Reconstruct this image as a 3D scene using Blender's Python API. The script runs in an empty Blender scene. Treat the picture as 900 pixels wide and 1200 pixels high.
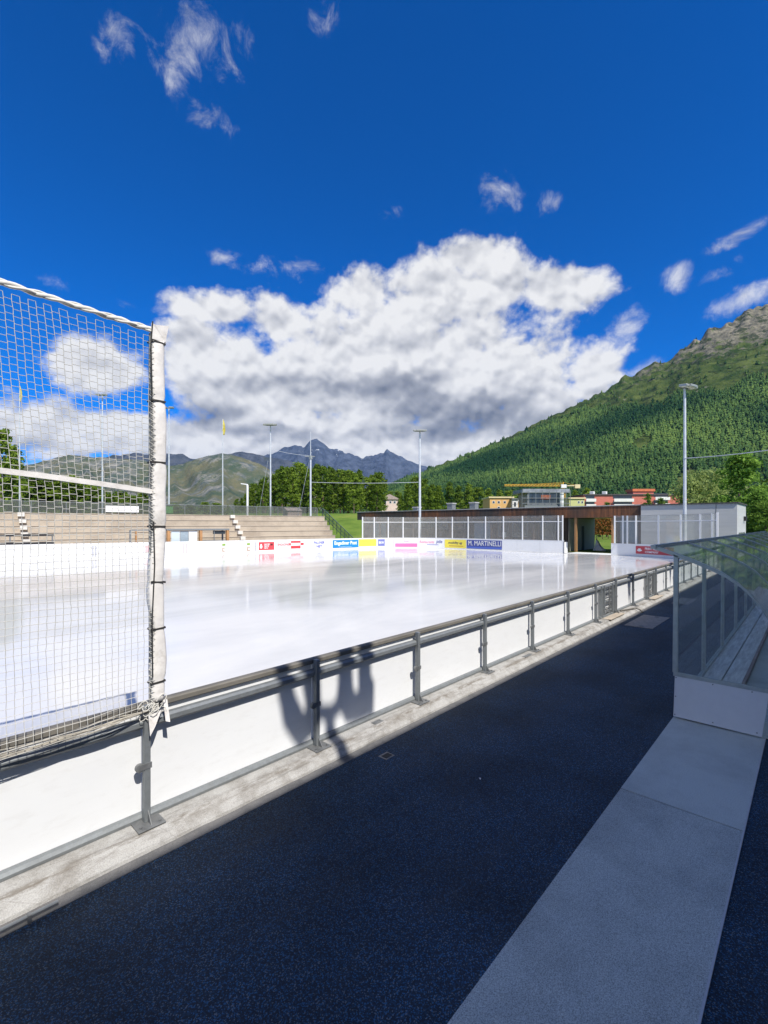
import bpy, bmesh, math, random
import numpy as np
from mathutils import Vector, Matrix, noise as mnoise
R = math.radians
scene = bpy.context.scene
COL = scene.collection
random.seed(7); RNG = np.random.default_rng(7)

# ---------------------------------------------------------------- frame
# X runs along the near rink barrier, Y across the rink, Z up.  Camera at (0,0,2.75).
CA, SA = math.cos(R(42.56)), math.sin(R(42.56))
FWD = (CA, SA); RGT = (SA, -CA); CAMZ = 2.75; F = 550.0
def cw(xc, Z, h=0.0):
    return Vector((xc*RGT[0] + Z*FWD[0], xc*RGT[1] + Z*FWD[1], h))
def at(px, py, Z):                      # direction of view + distance -> point
    return cw((px-450)/F*Z, Z, CAMZ + (615-py)/F*Z)
def proj(p):
    xc = p[0]*RGT[0]+p[1]*RGT[1]; Z = p[0]*FWD[0]+p[1]*FWD[1]
    return 450+F*xc/Z, 615-F*(p[2]-CAMZ)/Z, Z
def hgt(py, Z): return CAMZ + (615-py)/F*Z

# ---------------------------------------------------------------- materials
def new_mat(name):
    m = bpy.data.materials.new(name); m.use_nodes = True
    nt = m.node_tree; b = nt.nodes['Principled BSDF']
    return m, nt, b
def sset(b, k, v):
    if k in b.inputs: b.inputs[k].default_value = v
def mat(name, col, rough=0.6, metal=0.0, var=0.0, scale=8.0, bump=0.0, bscale=60.0, spec=0.5,
        col2=None, detail=6.0, stretch=None, dirt=0.0, dirtscale=2.0, dirtcol=None):
    m, nt, b = new_mat(name)
    N = nt.nodes; L = nt.links
    sset(b, 'Roughness', rough); sset(b, 'Metallic', metal); sset(b, 'Specular IOR Level', spec)
    c = tuple(col)+(1,)
    b.inputs['Base Color'].default_value = c
    tc = N.new('ShaderNodeTexCoord'); src = tc.outputs['Object']
    if stretch:
        mp = N.new('ShaderNodeMapping'); mp.inputs['Scale'].default_value = stretch
        L.new(src, mp.inputs['Vector']); src = mp.outputs['Vector']
    out = None
    if var > 0 or col2:
        n = N.new('ShaderNodeTexNoise'); n.inputs['Scale'].default_value = scale; n.inputs['Detail'].default_value = detail
        n.inputs['Roughness'].default_value = 0.65
        L.new(src, n.inputs['Vector'])
        rp = N.new('ShaderNodeValToRGB'); L.new(n.outputs['Fac'], rp.inputs['Fac'])
        rp.color_ramp.elements[0].position = 0.32; rp.color_ramp.elements[1].position = 0.68
        if col2:
            rp.color_ramp.elements[0].color = c; rp.color_ramp.elements[1].color = tuple(col2)+(1,)
        else:
            rp.color_ramp.elements[0].color = tuple(x*(1-var) for x in col)+(1,)
            rp.color_ramp.elements[1].color = tuple(min(1, x*(1+var)) for x in col)+(1,)
        out = rp.outputs['Color']
    if dirt > 0:
        n2 = N.new('ShaderNodeTexNoise'); n2.inputs['Scale'].default_value = dirtscale; n2.inputs['Detail'].default_value = 9
        n2.inputs['Roughness'].default_value = 0.7
        L.new(src, n2.inputs['Vector'])
        mr = N.new('ShaderNodeMapRange'); mr.inputs['From Min'].default_value = 0.52; mr.inputs['From Max'].default_value = 0.72
        mr.inputs['To Max'].default_value = dirt
        L.new(n2.outputs['Fac'], mr.inputs['Value'])
        mx = N.new('ShaderNodeMix'); mx.data_type = 'RGBA'
        L.new(mr.outputs[0], mx.inputs[0])
        if out: L.new(out, mx.inputs[6])
        else: mx.inputs[6].default_value = c
        mx.inputs[7].default_value = tuple(dirtcol or tuple(x*0.4 for x in col))+(1,)
        out = mx.outputs[2]
    if out: L.new(out, b.inputs['Base Color'])
    if bump > 0:
        n3 = N.new('ShaderNodeTexNoise'); n3.inputs['Scale'].default_value = bscale; n3.inputs['Detail'].default_value = 5
        L.new(src, n3.inputs['Vector'])
        bp = N.new('ShaderNodeBump'); bp.inputs['Strength'].default_value = bump; bp.inputs['Distance'].default_value = 0.01
        L.new(n3.outputs['Fac'], bp.inputs['Height']); L.new(bp.outputs['Normal'], b.inputs['Normal'])
    return m
def glass_mat(name, tint, opacity, dust, rough=0.03, glossfac=0.5):
    """thin see-through sheet: clear part + dusty diffuse film + mirror sheen by angle"""
    m = bpy.data.materials.new(name); m.use_nodes = True
    nt = m.node_tree; N = nt.nodes; L = nt.links; N.clear()
    o = N.new('ShaderNodeOutputMaterial')
    tr = N.new('ShaderNodeBsdfTransparent'); tr.inputs[0].default_value = tuple(tint)+(1,)
    df = N.new('ShaderNodeBsdfDiffuse'); df.inputs[0].default_value = tuple(dust)+(1,)
    gl = N.new('ShaderNodeBsdfGlossy'); gl.inputs['Roughness'].default_value = rough; gl.inputs[0].default_value = (1,1,1,1)
    n = N.new('ShaderNodeTexNoise'); n.inputs['Scale'].default_value = 3.0; n.inputs['Detail'].default_value = 8
    tc = N.new('ShaderNodeTexCoord'); L.new(tc.outputs['Object'], n.inputs['Vector'])
    mr = N.new('ShaderNodeMapRange'); mr.inputs['From Min'].default_value = 0.3; mr.inputs['From Max'].default_value = 0.7
    mr.inputs['To Min'].default_value = opacity*0.85; mr.inputs['To Max'].default_value = opacity*1.15
    L.new(n.outputs['Fac'], mr.inputs['Value'])
    m1 = N.new('ShaderNodeMixShader'); L.new(mr.outputs[0], m1.inputs[0]); L.new(tr.outputs[0], m1.inputs[1]); L.new(df.outputs[0], m1.inputs[2])
    fr = N.new('ShaderNodeFresnel'); fr.inputs[0].default_value = 1.5
    mm = N.new('ShaderNodeMath'); mm.operation = 'MULTIPLY'; mm.inputs[1].default_value = glossfac; L.new(fr.outputs[0], mm.inputs[0])
    m2 = N.new('ShaderNodeMixShader'); L.new(mm.outputs[0], m2.inputs[0]); L.new(m1.outputs[0], m2.inputs[1]); L.new(gl.outputs[0], m2.inputs[2])
    L.new(m2.outputs[0], o.inputs['Surface'])
    return m
def leaf_mat(name, c1, c2, transl=0.35, c3=None):
    m = bpy.data.materials.new(name); m.use_nodes = True
    nt = m.node_tree; N = nt.nodes; L = nt.links; N.clear()
    o = N.new('ShaderNodeOutputMaterial')
    at_ = N.new('ShaderNodeAttribute'); at_.attribute_name = 'tint'
    oi = N.new('ShaderNodeObjectInfo')
    ad = N.new('ShaderNodeMath'); ad.operation = 'MULTIPLY_ADD'; L.new(oi.outputs['Random'], ad.inputs[0]); ad.inputs[1].default_value = 0.35
    L.new(at_.outputs['Fac'], ad.inputs[2])
    rp = N.new('ShaderNodeValToRGB'); L.new(ad.outputs[0], rp.inputs['Fac'])
    rp.color_ramp.elements[0].color = tuple(c1)+(1,); rp.color_ramp.elements[1].color = tuple(c2)+(1,)
    rp.color_ramp.elements[0].position = 0.1; rp.color_ramp.elements[1].position = 1.0
    if c3:
        e = rp.color_ramp.elements.new(1.0); e.color = tuple(c3)+(1,); rp.color_ramp.elements[1].position = 0.75
    d = N.new('ShaderNodeBsdfDiffuse'); t = N.new('ShaderNodeBsdfTranslucent')
    L.new(rp.outputs[0], d.inputs[0]); L.new(rp.outputs[0], t.inputs[0])
    mx = N.new('ShaderNodeMixShader'); mx.inputs[0].default_value = transl
    L.new(d.outputs[0], mx.inputs[1]); L.new(t.outputs[0], mx.inputs[2]); L.new(mx.outputs[0], o.inputs['Surface'])
    return m

M = {}
M['board'] = mat('white_board_plastic', (0.76,0.765,0.76), 0.35, var=0.03, scale=1.5, dirt=0.25, dirtscale=7, dirtcol=(0.54,0.52,0.49), stretch=(0.5,1,1.6))
M['galv'] = mat('galvanised_steel', (0.21,0.225,0.23), 0.55, 0.35, var=0.12, scale=14, bump=0.1, dirt=0.2, dirtscale=6, dirtcol=(0.18,0.17,0.16))
M['galv_dark'] = mat('dull_steel', (0.17,0.175,0.175), 0.6, 0.3, var=0.3, scale=10, dirt=0.5, dirtscale=5, dirtcol=(0.1,0.09,0.08))
M['cap'] = mat('weathered_cap', (0.15,0.138,0.115), 0.7, var=0.25, scale=5, stretch=(0.4,1,1), dirt=0.4, dirtcol=(0.08,0.07,0.06))
M['white_paint'] = mat('white_paint', (0.78,0.78,0.77), 0.4, var=0.03)
M['dark'] = mat('dark_rubber', (0.02,0.02,0.022), 0.7, var=0.2)
M['strap'] = mat('dark_strap', (0.03,0.028,0.026), 0.8, var=0.3, scale=20)
M['net'] = mat('net_cord', (0.62,0.60,0.54), 0.8, var=0.1, scale=20, dirt=0.3, dirtcol=(0.35,0.32,0.27))
M['pad'] = mat('pad_canvas', (0.74,0.71,0.67), 0.6, var=0.08, scale=6, bump=0.5, bscale=14, dirt=0.6, dirtscale=5, dirtcol=(0.36,0.32,0.26))
M['pole'] = mat('pole_galvanised', (0.55,0.58,0.61), 0.5, 0.2, var=0.12, scale=4)
M['lamp'] = mat('lamp_housing', (0.36,0.37,0.34), 0.4, 0.3, var=0.1)
M['lampglass'] = mat('lamp_glass', (0.75,0.76,0.70), 0.15, 0.0, var=0.05)
M['wood_or'] = mat('varnished_wood', (0.42,0.22,0.09), 0.6, var=0.25, scale=6, stretch=(6,6,0.5))
M['roofmetal'] = mat('roof_flashing', (0.42,0.41,0.39), 0.5, 0.2, var=0.15)
M['glassdark'] = mat('window_glass', (0.035,0.045,0.055), 0.06, 0.0, var=0.3, scale=0.4, spec=0.7)
M['blueglass'] = mat('pale_blue_door', (0.20,0.26,0.33), 0.3, var=0.1)
M['redwall'] = mat('red_render', (0.50,0.15,0.11), 0.85, var=0.08, scale=0.6)
M['yellowwall'] = mat('yellow_render', (0.66,0.40,0.15), 0.85, var=0.06, scale=0.6)
M['limewall'] = mat('lime_render', (0.50,0.50,0.22), 0.85, var=0.06, scale=0.6)
M['creamwall'] = mat('cream_render', (0.66,0.56,0.32), 0.85, var=0.06, scale=0.6)
M['pinkwall'] = mat('pink_render', (0.62,0.34,0.28), 0.85, var=0.1, scale=0.6)
M['whitewall'] = mat('white_render', (0.7,0.69,0.66), 0.85, var=0.06, scale=0.6)
M['roofdark'] = mat('dark_roof', (0.06,0.055,0.055), 0.8, var=0.3, scale=1)
M['rooforange'] = mat('orange_roof', (0.55,0.15,0.06), 0.8, var=0.2, scale=1)
M['crane'] = mat('crane_yellow', (0.68,0.38,0.04), 0.5, var=0.15)
M['glass'] = glass_mat('screen_plexiglass', (0.92,0.93,0.92), 0.15, (0.62,0.60,0.56), 0.08, 0.15)
M['shelter_glass'] = glass_mat('shelter_glass', (0.95,0.97,0.97), 0.03, (0.5,0.5,0.5), 0.02, 0.22)
M['shelter_roof'] = glass_mat('shelter_roof_sheet', (0.90,0.94,0.91), 0.20, (0.62,0.64,0.61), 0.03, 0.5)
M['shelter_frame'] = mat('shelter_aluminium', (0.42,0.45,0.43), 0.45, 0.4, var=0.15, scale=6)
M['trunk'] = mat('bark', (0.14,0.10,0.075), 0.9, var=0.4, scale=4)
M['flagcloth'] = mat('yellow_flag_cloth', (0.50,0.42,0.05), 0.8, var=0.3, scale=3)
M['plank'] = mat('grey_plank', (0.68,0.69,0.65), 0.8, var=0.25, scale=3, stretch=(0.6,6,6), dirt=0.3)
M['hatch'] = mat('hatch_metal', (0.24,0.22,0.19), 0.6, 0.2, var=0.3, scale=9)
M['stone'] = mat('pinkish_stone', (0.36,0.29,0.26), 0.9, var=0.3, scale=2)
M['greenbox'] = mat('green_container', (0.08,0.30,0.06), 0.6, var=0.1)
M['greenrail'] = mat('dark_green_railing', (0.09,0.14,0.11), 0.6, 0.2, var=0.1)
M['fence_mesh'] = glass_mat('wire_mesh', (0.80,0.80,0.80), 0.25, (0.20,0.22,0.20), 0.6, 0.0)

def wood_facade(name, top, bot, span):
    m, nt, b = new_mat(name); N=nt.nodes; L=nt.links
    sset(b,'Roughness',0.85)
    tc = N.new('ShaderNodeTexCoord')
    mp = N.new('ShaderNodeMapping'); mp.inputs['Scale'].default_value=(7,7,0.35); L.new(tc.outputs['Object'], mp.inputs[0])
    n = N.new('ShaderNodeTexNoise'); n.inputs['Scale'].default_value=1.0; n.inputs['Detail'].default_value=6; n.inputs['Roughness'].default_value=0.7
    L.new(mp.outputs[0], n.inputs['Vector'])
    n2 = N.new('ShaderNodeTexNoise'); n2.inputs['Scale'].default_value=0.22; n2.inputs['Detail'].default_value=4
    L.new(tc.outputs['Object'], n2.inputs['Vector'])
    rp = N.new('ShaderNodeValToRGB'); L.new(n.outputs['Fac'], rp.inputs[0])
    rp.color_ramp.elements[0].position=0.3; rp.color_ramp.elements[0].color=(0.02,0.014,0.012,1)
    rp.color_ramp.elements[1].position=0.75; rp.color_ramp.elements[1].color=tuple(top)+(1,)
    rp2 = N.new('ShaderNodeValToRGB'); L.new(n.outputs['Fac'], rp2.inputs[0])
    rp2.color_ramp.elements[0].position=0.3; rp2.color_ramp.elements[0].color=(0.03,0.024,0.02,1)
    rp2.color_ramp.elements[1].position=0.75; rp2.color_ramp.elements[1].color=tuple(bot)+(1,)
    mr = N.new('ShaderNodeMapRange'); mr.inputs['From Min'].default_value=0.42; mr.inputs['From Max'].default_value=0.6
    L.new(n2.outputs['Fac'], mr.inputs['Value'])
    mx = N.new('ShaderNodeMix'); mx.data_type='RGBA'; L.new(mr.outputs[0], mx.inputs[0]); L.new(rp2.outputs[0], mx.inputs[6]); L.new(rp.outputs[0], mx.inputs[7])
    # plank joints
    sp = N.new('ShaderNodeSeparateXYZ'); L.new(tc.outputs['Object'], sp.inputs[0])
    md = N.new('ShaderNodeMath'); md.operation='MULTIPLY'; md.inputs[1].default_value=1/0.16; L.new(sp.outputs['Y'], md.inputs[0])
    fr = N.new('ShaderNodeMath'); fr.operation='FRACT'; L.new(md.outputs[0], fr.inputs[0])
    gt = N.new('ShaderNodeMath'); gt.operation='LESS_THAN'; gt.inputs[1].default_value=0.12; L.new(fr.outputs[0], gt.inputs[0])
    ml = N.new('ShaderNodeMath'); ml.operation='MULTIPLY'; ml.inputs[1].default_value=0.7; L.new(gt.outputs[0], ml.inputs[0])
    mx2 = N.new('ShaderNodeMix'); mx2.data_type='RGBA'; L.new(ml.outputs[0], mx2.inputs[0]); L.new(mx.outputs[2], mx2.inputs[6]); mx2.inputs[7].default_value=(0.01,0.008,0.007,1)
    L.new(mx2.outputs[2], b.inputs['Base Color'])
    return m
M['fascia'] = wood_facade('weathered_fascia_boards', (0.34,0.13,0.05), (0.085,0.072,0.062), 1)
M['facade'] = wood_facade('brown_facade_boards', (0.20,0.125,0.08), (0.12,0.10,0.085), 1)

def concrete(name, base, dark, scale=2.0, bump=0.35, speck=0.0, bands=None, streak=None):
    m, nt, b = new_mat(name); N=nt.nodes; L=nt.links
    sset(b,'Roughness',0.88); sset(b,'Specular IOR Level',0.3)
    tc = N.new('ShaderNodeTexCoord'); s=tc.outputs['Object']
    def nz(sc, det, src=s, rg=0.6):
        n=N.new('ShaderNodeTexNoise'); n.inputs['Scale'].default_value=sc; n.inputs['Detail'].default_value=det; n.inputs['Roughness'].default_value=rg
        L.new(src,n.inputs['Vector']); return n.outputs['Fac']
    rp=N.new('ShaderNodeValToRGB'); L.new(nz(scale,10,rg=0.7),rp.inputs[0])
    rp.color_ramp.elements[0].position=0.36; rp.color_ramp.elements[0].color=tuple(dark)+(1,)
    rp.color_ramp.elements[1].position=0.56; rp.color_ramp.elements[1].color=tuple(base)+(1,)
    out=rp.outputs[0]
    fine=nz(130,3)
    mr=N.new('ShaderNodeMapRange'); mr.inputs['From Min'].default_value=0.35; mr.inputs['From Max'].default_value=0.65
    mr.inputs['To Min'].default_value=1-0.22-speck; mr.inputs['To Max'].default_value=1.12+speck; L.new(fine,mr.inputs['Value'])
    mx=N.new('ShaderNodeMix'); mx.data_type='RGBA'; mx.blend_type='MULTIPLY'; mx.inputs[0].default_value=1
    L.new(out,mx.inputs[6]); L.new(mr.outputs[0],mx.inputs[7]); out=mx.outputs[2]
    if streak:
        mp=N.new('ShaderNodeMapping'); mp.inputs['Scale'].default_value=streak; L.new(s,mp.inputs[0])
        mr3=N.new('ShaderNodeMapRange'); mr3.inputs['From Min'].default_value=0.55; mr3.inputs['From Max'].default_value=0.7; mr3.inputs['To Max'].default_value=0.65
        L.new(nz(1.0,8,mp.outputs[0],0.7),mr3.inputs['Value'])
        mx3=N.new('ShaderNodeMix'); mx3.data_type='RGBA'; L.new(mr3.outputs[0],mx3.inputs[0]); L.new(out,mx3.inputs[6]); mx3.inputs[7].default_value=tuple(x*0.35 for x in dark)+(1,)
        out=mx3.outputs[2]
    if bands:
        sp=N.new('ShaderNodeSeparateXYZ'); L.new(s,sp.inputs[0])
        a_=N.new('ShaderNodeMath'); a_.operation='SUBTRACT'; a_.inputs[1].default_value=bands; L.new(sp.outputs['Y'],a_.inputs[0])
        ab=N.new('ShaderNodeMath'); ab.operation='ABSOLUTE'; L.new(a_.outputs[0],ab.inputs[0])
        q=N.new('ShaderNodeMapRange'); q.inputs['From Min'].default_value=0.0; q.inputs['From Max'].default_value=0.075; q.inputs['To Min'].default_value=1.0; q.inputs['To Max'].default_value=0.0; L.new(ab.outputs[0],q.inputs['Value'])
        mpb=N.new('ShaderNodeMapping'); mpb.inputs['Scale'].default_value=(2.2,9,9); L.new(s,mpb.inputs[0])
        q2=N.new('ShaderNodeMapRange'); q2.inputs['From Min'].default_value=0.44; q2.inputs['From Max'].default_value=0.58; q2.inputs['To Max'].default_value=0.85; L.new(nz(1.6,10,mpb.outputs[0],0.75),q2.inputs['Value'])
        mm=N.new('ShaderNodeMath'); mm.operation='MULTIPLY'; L.new(q.outputs[0],mm.inputs[0]); L.new(q2.outputs[0],mm.inputs[1])
        mb_=N.new('ShaderNodeMix'); mb_.data_type='RGBA'; L.new(mm.outputs[0],mb_.inputs[0]); L.new(out,mb_.inputs[6]); mb_.inputs[7].default_value=(0.13,0.11,0.085,1); out=mb_.outputs[2]
        # hairline cracks
        v=N.new('ShaderNodeTexVoronoi'); v.feature='DISTANCE_TO_EDGE'; v.inputs['Scale'].default_value=1.1; L.new(s,v.inputs['Vector'])
        q3=N.new('ShaderNodeMapRange'); q3.inputs['From Min'].default_value=0.0; q3.inputs['From Max'].default_value=0.008; q3.inputs['To Min'].default_value=0.22; q3.inputs['To Max'].default_value=0.0; L.new(v.outputs['Distance'],q3.inputs['Value'])
        mc=N.new('ShaderNodeMix'); mc.data_type='RGBA'; L.new(q3.outputs[0],mc.inputs[0]); L.new(out,mc.inputs[6]); mc.inputs[7].default_value=(0.12,0.10,0.08,1); out=mc.outputs[2]
    L.new(out,b.inputs['Base Color'])
    bp=N.new('ShaderNodeBump'); bp.inputs['Strength'].default_value=bump; bp.inputs['Distance'].default_value=0.008
    L.new(nz(45,8),bp.inputs['Height']); L.new(bp.outputs[0],b.inputs['Normal'])
    return m
M['kerb'] = concrete('kerb_concrete', (0.40,0.39,0.365), (0.27,0.255,0.23), 3.5, 0.6, streak=(1.3,15,15), bands=4.225)
M['path_far'] = concrete('path_concrete_smooth', (0.54,0.58,0.54), (0.43,0.46,0.43), 0.9, 0.15)
M['path_near'] = concrete('path_concrete_rough', (0.48,0.515,0.48), (0.35,0.375,0.355), 0.9, 0.4, speck=0.18)
M['stand'] = concrete('stand_concrete', (0.48,0.41,0.32), (0.37,0.31,0.24), 0.5, 0.1)
M['gutter'] = concrete('gutter_concrete', (0.16,0.155,0.15), (0.10,0.10,0.10), 3, 0.3)
M['greyblock'] = mat('grey_metal_cladding', (0.50,0.50,0.49), 0.55, 0.0, var=0.10, scale=0.5, stretch=(0.3,0.3,5))

def rubber():
    m, nt, b = new_mat('blue_flecked_rubber'); N=nt.nodes; L=nt.links
    sset(b,'Roughness',0.82); sset(b,'Specular IOR Level',0.35)
    tc=N.new('ShaderNodeTexCoord'); s=tc.outputs['Object']
    v=N.new('ShaderNodeTexVoronoi'); v.inputs['Scale'].default_value=150; L.new(s,v.inputs['Vector'])
    sp=N.new('ShaderNodeSeparateColor'); L.new(v.outputs['Color'],sp.inputs[0])
    rp=N.new('ShaderNodeValToRGB'); rp.color_ramp.interpolation='CONSTANT'; L.new(sp.outputs[0],rp.inputs[0])
    e=rp.color_ramp.elements; e[0].position=0; e[0].color=(0.013,0.022,0.033,1); e[1].position=0.55; e[1].color=(0.014,0.042,0.082,1)
    x=e.new(0.80); x.color=(0.025,0.10,0.20,1)
    x=e.new(0.93); x.color=(0.11,0.14,0.16,1)
    n=N.new('ShaderNodeTexNoise'); n.inputs['Scale'].default_value=0.9; n.inputs['Detail'].default_value=8; L.new(s,n.inputs['Vector'])
    mr=N.new('ShaderNodeMapRange'); mr.inputs['From Min'].default_value=0.35; mr.inputs['From Max'].default_value=0.65; mr.inputs['To Min'].default_value=0.7; mr.inputs['To Max'].default_value=1.25
    L.new(n.outputs['Fac'],mr.inputs['Value'])
    mx=N.new('ShaderNodeMix'); mx.data_type='RGBA'; mx.blend_type='MULTIPLY'; mx.inputs[0].default_value=1
    L.new(rp.outputs[0],mx.inputs[6]); L.new(mr.outputs[0],mx.inputs[7])
    def dn_(sc,det,a,b_,c_,st=(1,1,1)):
        mp=N.new('ShaderNodeMapping'); mp.inputs['Scale'].default_value=st; L.new(s,mp.inputs[0])
        q=N.new('ShaderNodeTexNoise'); q.inputs['Scale'].default_value=sc; q.inputs['Detail'].default_value=det; q.inputs['Roughness'].default_value=0.7; L.new(mp.outputs[0],q.inputs['Vector'])
        w_=N.new('ShaderNodeMapRange'); w_.inputs['From Min'].default_value=a; w_.inputs['From Max'].default_value=b_; w_.inputs['To Max'].default_value=c_; L.new(q.outputs['Fac'],w_.inputs['Value']); return w_.outputs[0]
    m2=N.new('ShaderNodeMix'); m2.data_type='RGBA'; L.new(dn_(1.3,10,0.48,0.75,0.30,(0.35,1.2,1)),m2.inputs[0]); L.new(mx.outputs[2],m2.inputs[6]); m2.inputs[7].default_value=(0.075,0.075,0.075,1)
    m3=N.new('ShaderNodeMix'); m3.data_type='RGBA'; L.new(dn_(60,2,0.73,0.78,0.7),m3.inputs[0]); L.new(m2.outputs[2],m3.inputs[6]); m3.inputs[7].default_value=(0.12,0.12,0.115,1)
    L.new(m3.outputs[2],b.inputs['Base Color'])
    bp=N.new('ShaderNodeBump'); bp.inputs['Strength'].default_value=0.5; bp.inputs['Distance'].default_value=0.003
    L.new(v.outputs['Distance'],bp.inputs['Height']); L.new(bp.outputs[0],b.inputs['Normal'])
    return m
M['rubber'] = rubber()

def ice_mat():
    m, nt, b = new_mat('wet_rink_ice'); N=nt.nodes; L=nt.links
    tc=N.new('ShaderNodeTexCoord'); s=tc.outputs['Object']
    mp=N.new('ShaderNodeMapping'); mp.inputs['Rotation'].default_value=(0,0,R(-25)); mp.inputs['Scale'].default_value=(0.10,0.30,1); L.new(s,mp.inputs[0])
    n=N.new('ShaderNodeTexNoise'); n.inputs['Scale'].default_value=1.0; n.inputs['Detail'].default_value=9; n.inputs['Roughness'].default_value=0.62; n.inputs['Distortion'].default_value=0.6
    L.new(mp.outputs[0],n.inputs['Vector'])
    rp=N.new('ShaderNodeValToRGB'); L.new(n.outputs['Fac'],rp.inputs[0]); e=rp.color_ramp.elements
    e[0].position=0.28; e[0].color=(0.48,0.48,0.475,1); e[1].position=0.62; e[1].color=(0.68,0.665,0.635,1)
    x=e.new(0.45); x.color=(0.59,0.585,0.57,1)
    L.new(rp.outputs[0],b.inputs['Base Color'])
    mr=N.new('ShaderNodeMapRange'); mr.inputs['From Min'].default_value=0.35; mr.inputs['From Max'].default_value=0.7; mr.inputs['To Min'].default_value=0.07; mr.inputs['To Max'].default_value=0.14
    L.new(n.outputs['Fac'],mr.inputs['Value']); L.new(mr.outputs[0],b.inputs['Roughness'])
    sset(b,'IOR',1.31); sset(b,'Specular IOR Level',0.40)
    return m
M['ice'] = ice_mat()

def ground_mat(name, c1, c2, c3, sc=0.15):
    m, nt, b = new_mat(name); N=nt.nodes; L=nt.links
    sset(b,'Roughness',0.95); sset(b,'Specular IOR Level',0.1)
    tc=N.new('ShaderNodeTexCoord'); s=tc.outputs['Object']
    n=N.new('ShaderNodeTexNoise'); n.inputs['Scale'].default_value=sc; n.inputs['Detail'].default_value=10; n.inputs['Roughness'].default_value=0.7; L.new(s,n.inputs['Vector'])
    rp=N.new('ShaderNodeValToRGB'); L.new(n.outputs['Fac'],rp.inputs[0]); e=rp.color_ramp.elements
    e[0].position=0.33; e[0].color=tuple(c1)+(1,); e[1].position=0.68; e[1].color=tuple(c3)+(1,); x=e.new(0.5); x.color=tuple(c2)+(1,)
    L.new(rp.outputs[0],b.inputs['Base Color'])
    n3=N.new('ShaderNodeTexNoise'); n3.inputs['Scale'].default_value=3; n3.inputs['Detail'].default_value=8; L.new(s,n3.inputs['Vector'])
    bp=N.new('ShaderNodeBump'); bp.inputs['Strength'].default_value=0.6; bp.inputs['Distance'].default_value=0.2
    L.new(n3.outputs['Fac'],bp.inputs['Height']); L.new(bp.outputs[0],b.inputs['Normal'])
    return m
M['grass'] = ground_mat('meadow_grass', (0.07,0.12,0.02), (0.12,0.19,0.03), (0.20,0.23,0.05))

def mountain_mat(name, grass, grass2, rock, rock2, snow=0.0, zlo=0, zhi=500, sc=0.006, base_rock=0.35, top_rock=0.9, streaky=False, shrub=False):
    m, nt, b = new_mat(name); N=nt.nodes; L=nt.links
    sset(b,'Roughness',1.0); sset(b,'Specular IOR Level',0.05)
    tc=N.new('ShaderNodeTexCoord'); s=tc.outputs['Object']
    def nz(sc_, det, rg=0.65, src=s):
        n=N.new('ShaderNodeTexNoise'); n.inputs['Scale'].default_value=sc_; n.inputs['Detail'].default_value=det; n.inputs['Roughness'].default_value=rg
        L.new(src,n.inputs['Vector']); return n.outputs['Fac']
    def mix(f,a,b_):
        mx=N.new('ShaderNodeMix'); mx.data_type='RGBA'; L.new(f,mx.inputs[0])
        for i,v in ((6,a),(7,b_)):
            if isinstance(v,tuple): mx.inputs[i].default_value=v+(1,)
            else: L.new(v,mx.inputs[i])
        return mx.outputs[2]
    def mr(v,a,b_,c=0.0,d=1.0):
        q=N.new('ShaderNodeMapRange'); L.new(v,q.inputs['Value'])
        q.inputs['From Min'].default_value=a; q.inputs['From Max'].default_value=b_; q.inputs['To Min'].default_value=c; q.inputs['To Max'].default_value=d
        return q.outputs[0]
    g=mix(mr(nz(sc*2,8),0.4,0.6),grass,grass2)
    rk=mix(mr(nz(sc*6,8),0.38,0.62),rock,rock2)
    sep=N.new('ShaderNodeSeparateXYZ'); L.new(s,sep.inputs[0])
    hz=mr(sep.outputs['Z'],zlo,zhi,base_rock,top_rock)
    ad=N.new('ShaderNodeMath'); ad.operation='ADD'; L.new(hz,ad.inputs[0])
    src=s
    if streaky:
        mp=N.new('ShaderNodeMapping'); mp.inputs['Scale'].default_value=(1,1,0.22); L.new(s,mp.inputs[0]); src=mp.outputs[0]
    L.new(mr(nz(sc*3,12,0.72,src),0.25,0.75,-0.5,0.5),ad.inputs[1])
    f=mr(ad.outputs[0],0.42,0.60)
    c=mix(f,g,rk)
    if shrub: c=mix(mr(nz(sc*2.6,11,0.7),0.53,0.58,0.0,0.85),c,(0.03,0.045,0.018)); c=mix(mr(nz(sc*1.7,12,0.75),0.60,0.66,0.0,0.6),c,(0.36,0.32,0.25))
    if snow>0:
        nn=N.new('ShaderNodeMath'); nn.operation='ADD'; L.new(mr(nz(sc*4,10,0.75),0.25,0.75,-0.5,0.5),nn.inputs[0]); L.new(mr(sep.outputs['Z'],zlo,zhi,-0.6,0.1),nn.inputs[1])
        c=mix(mr(nn.outputs[0],0.5-snow,0.56-snow),c,(0.75,0.77,0.8))
    L.new(c,b.inputs['Base Color'])
    bp=N.new('ShaderNodeBump'); bp.inputs['Strength'].default_value=1.0; bp.inputs['Distance'].default_value=0.12/sc
    L.new(nz(sc*5,12,0.7),bp.inputs['Height']); L.new(bp.outputs[0],b.inputs['Normal'])
    return m

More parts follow.
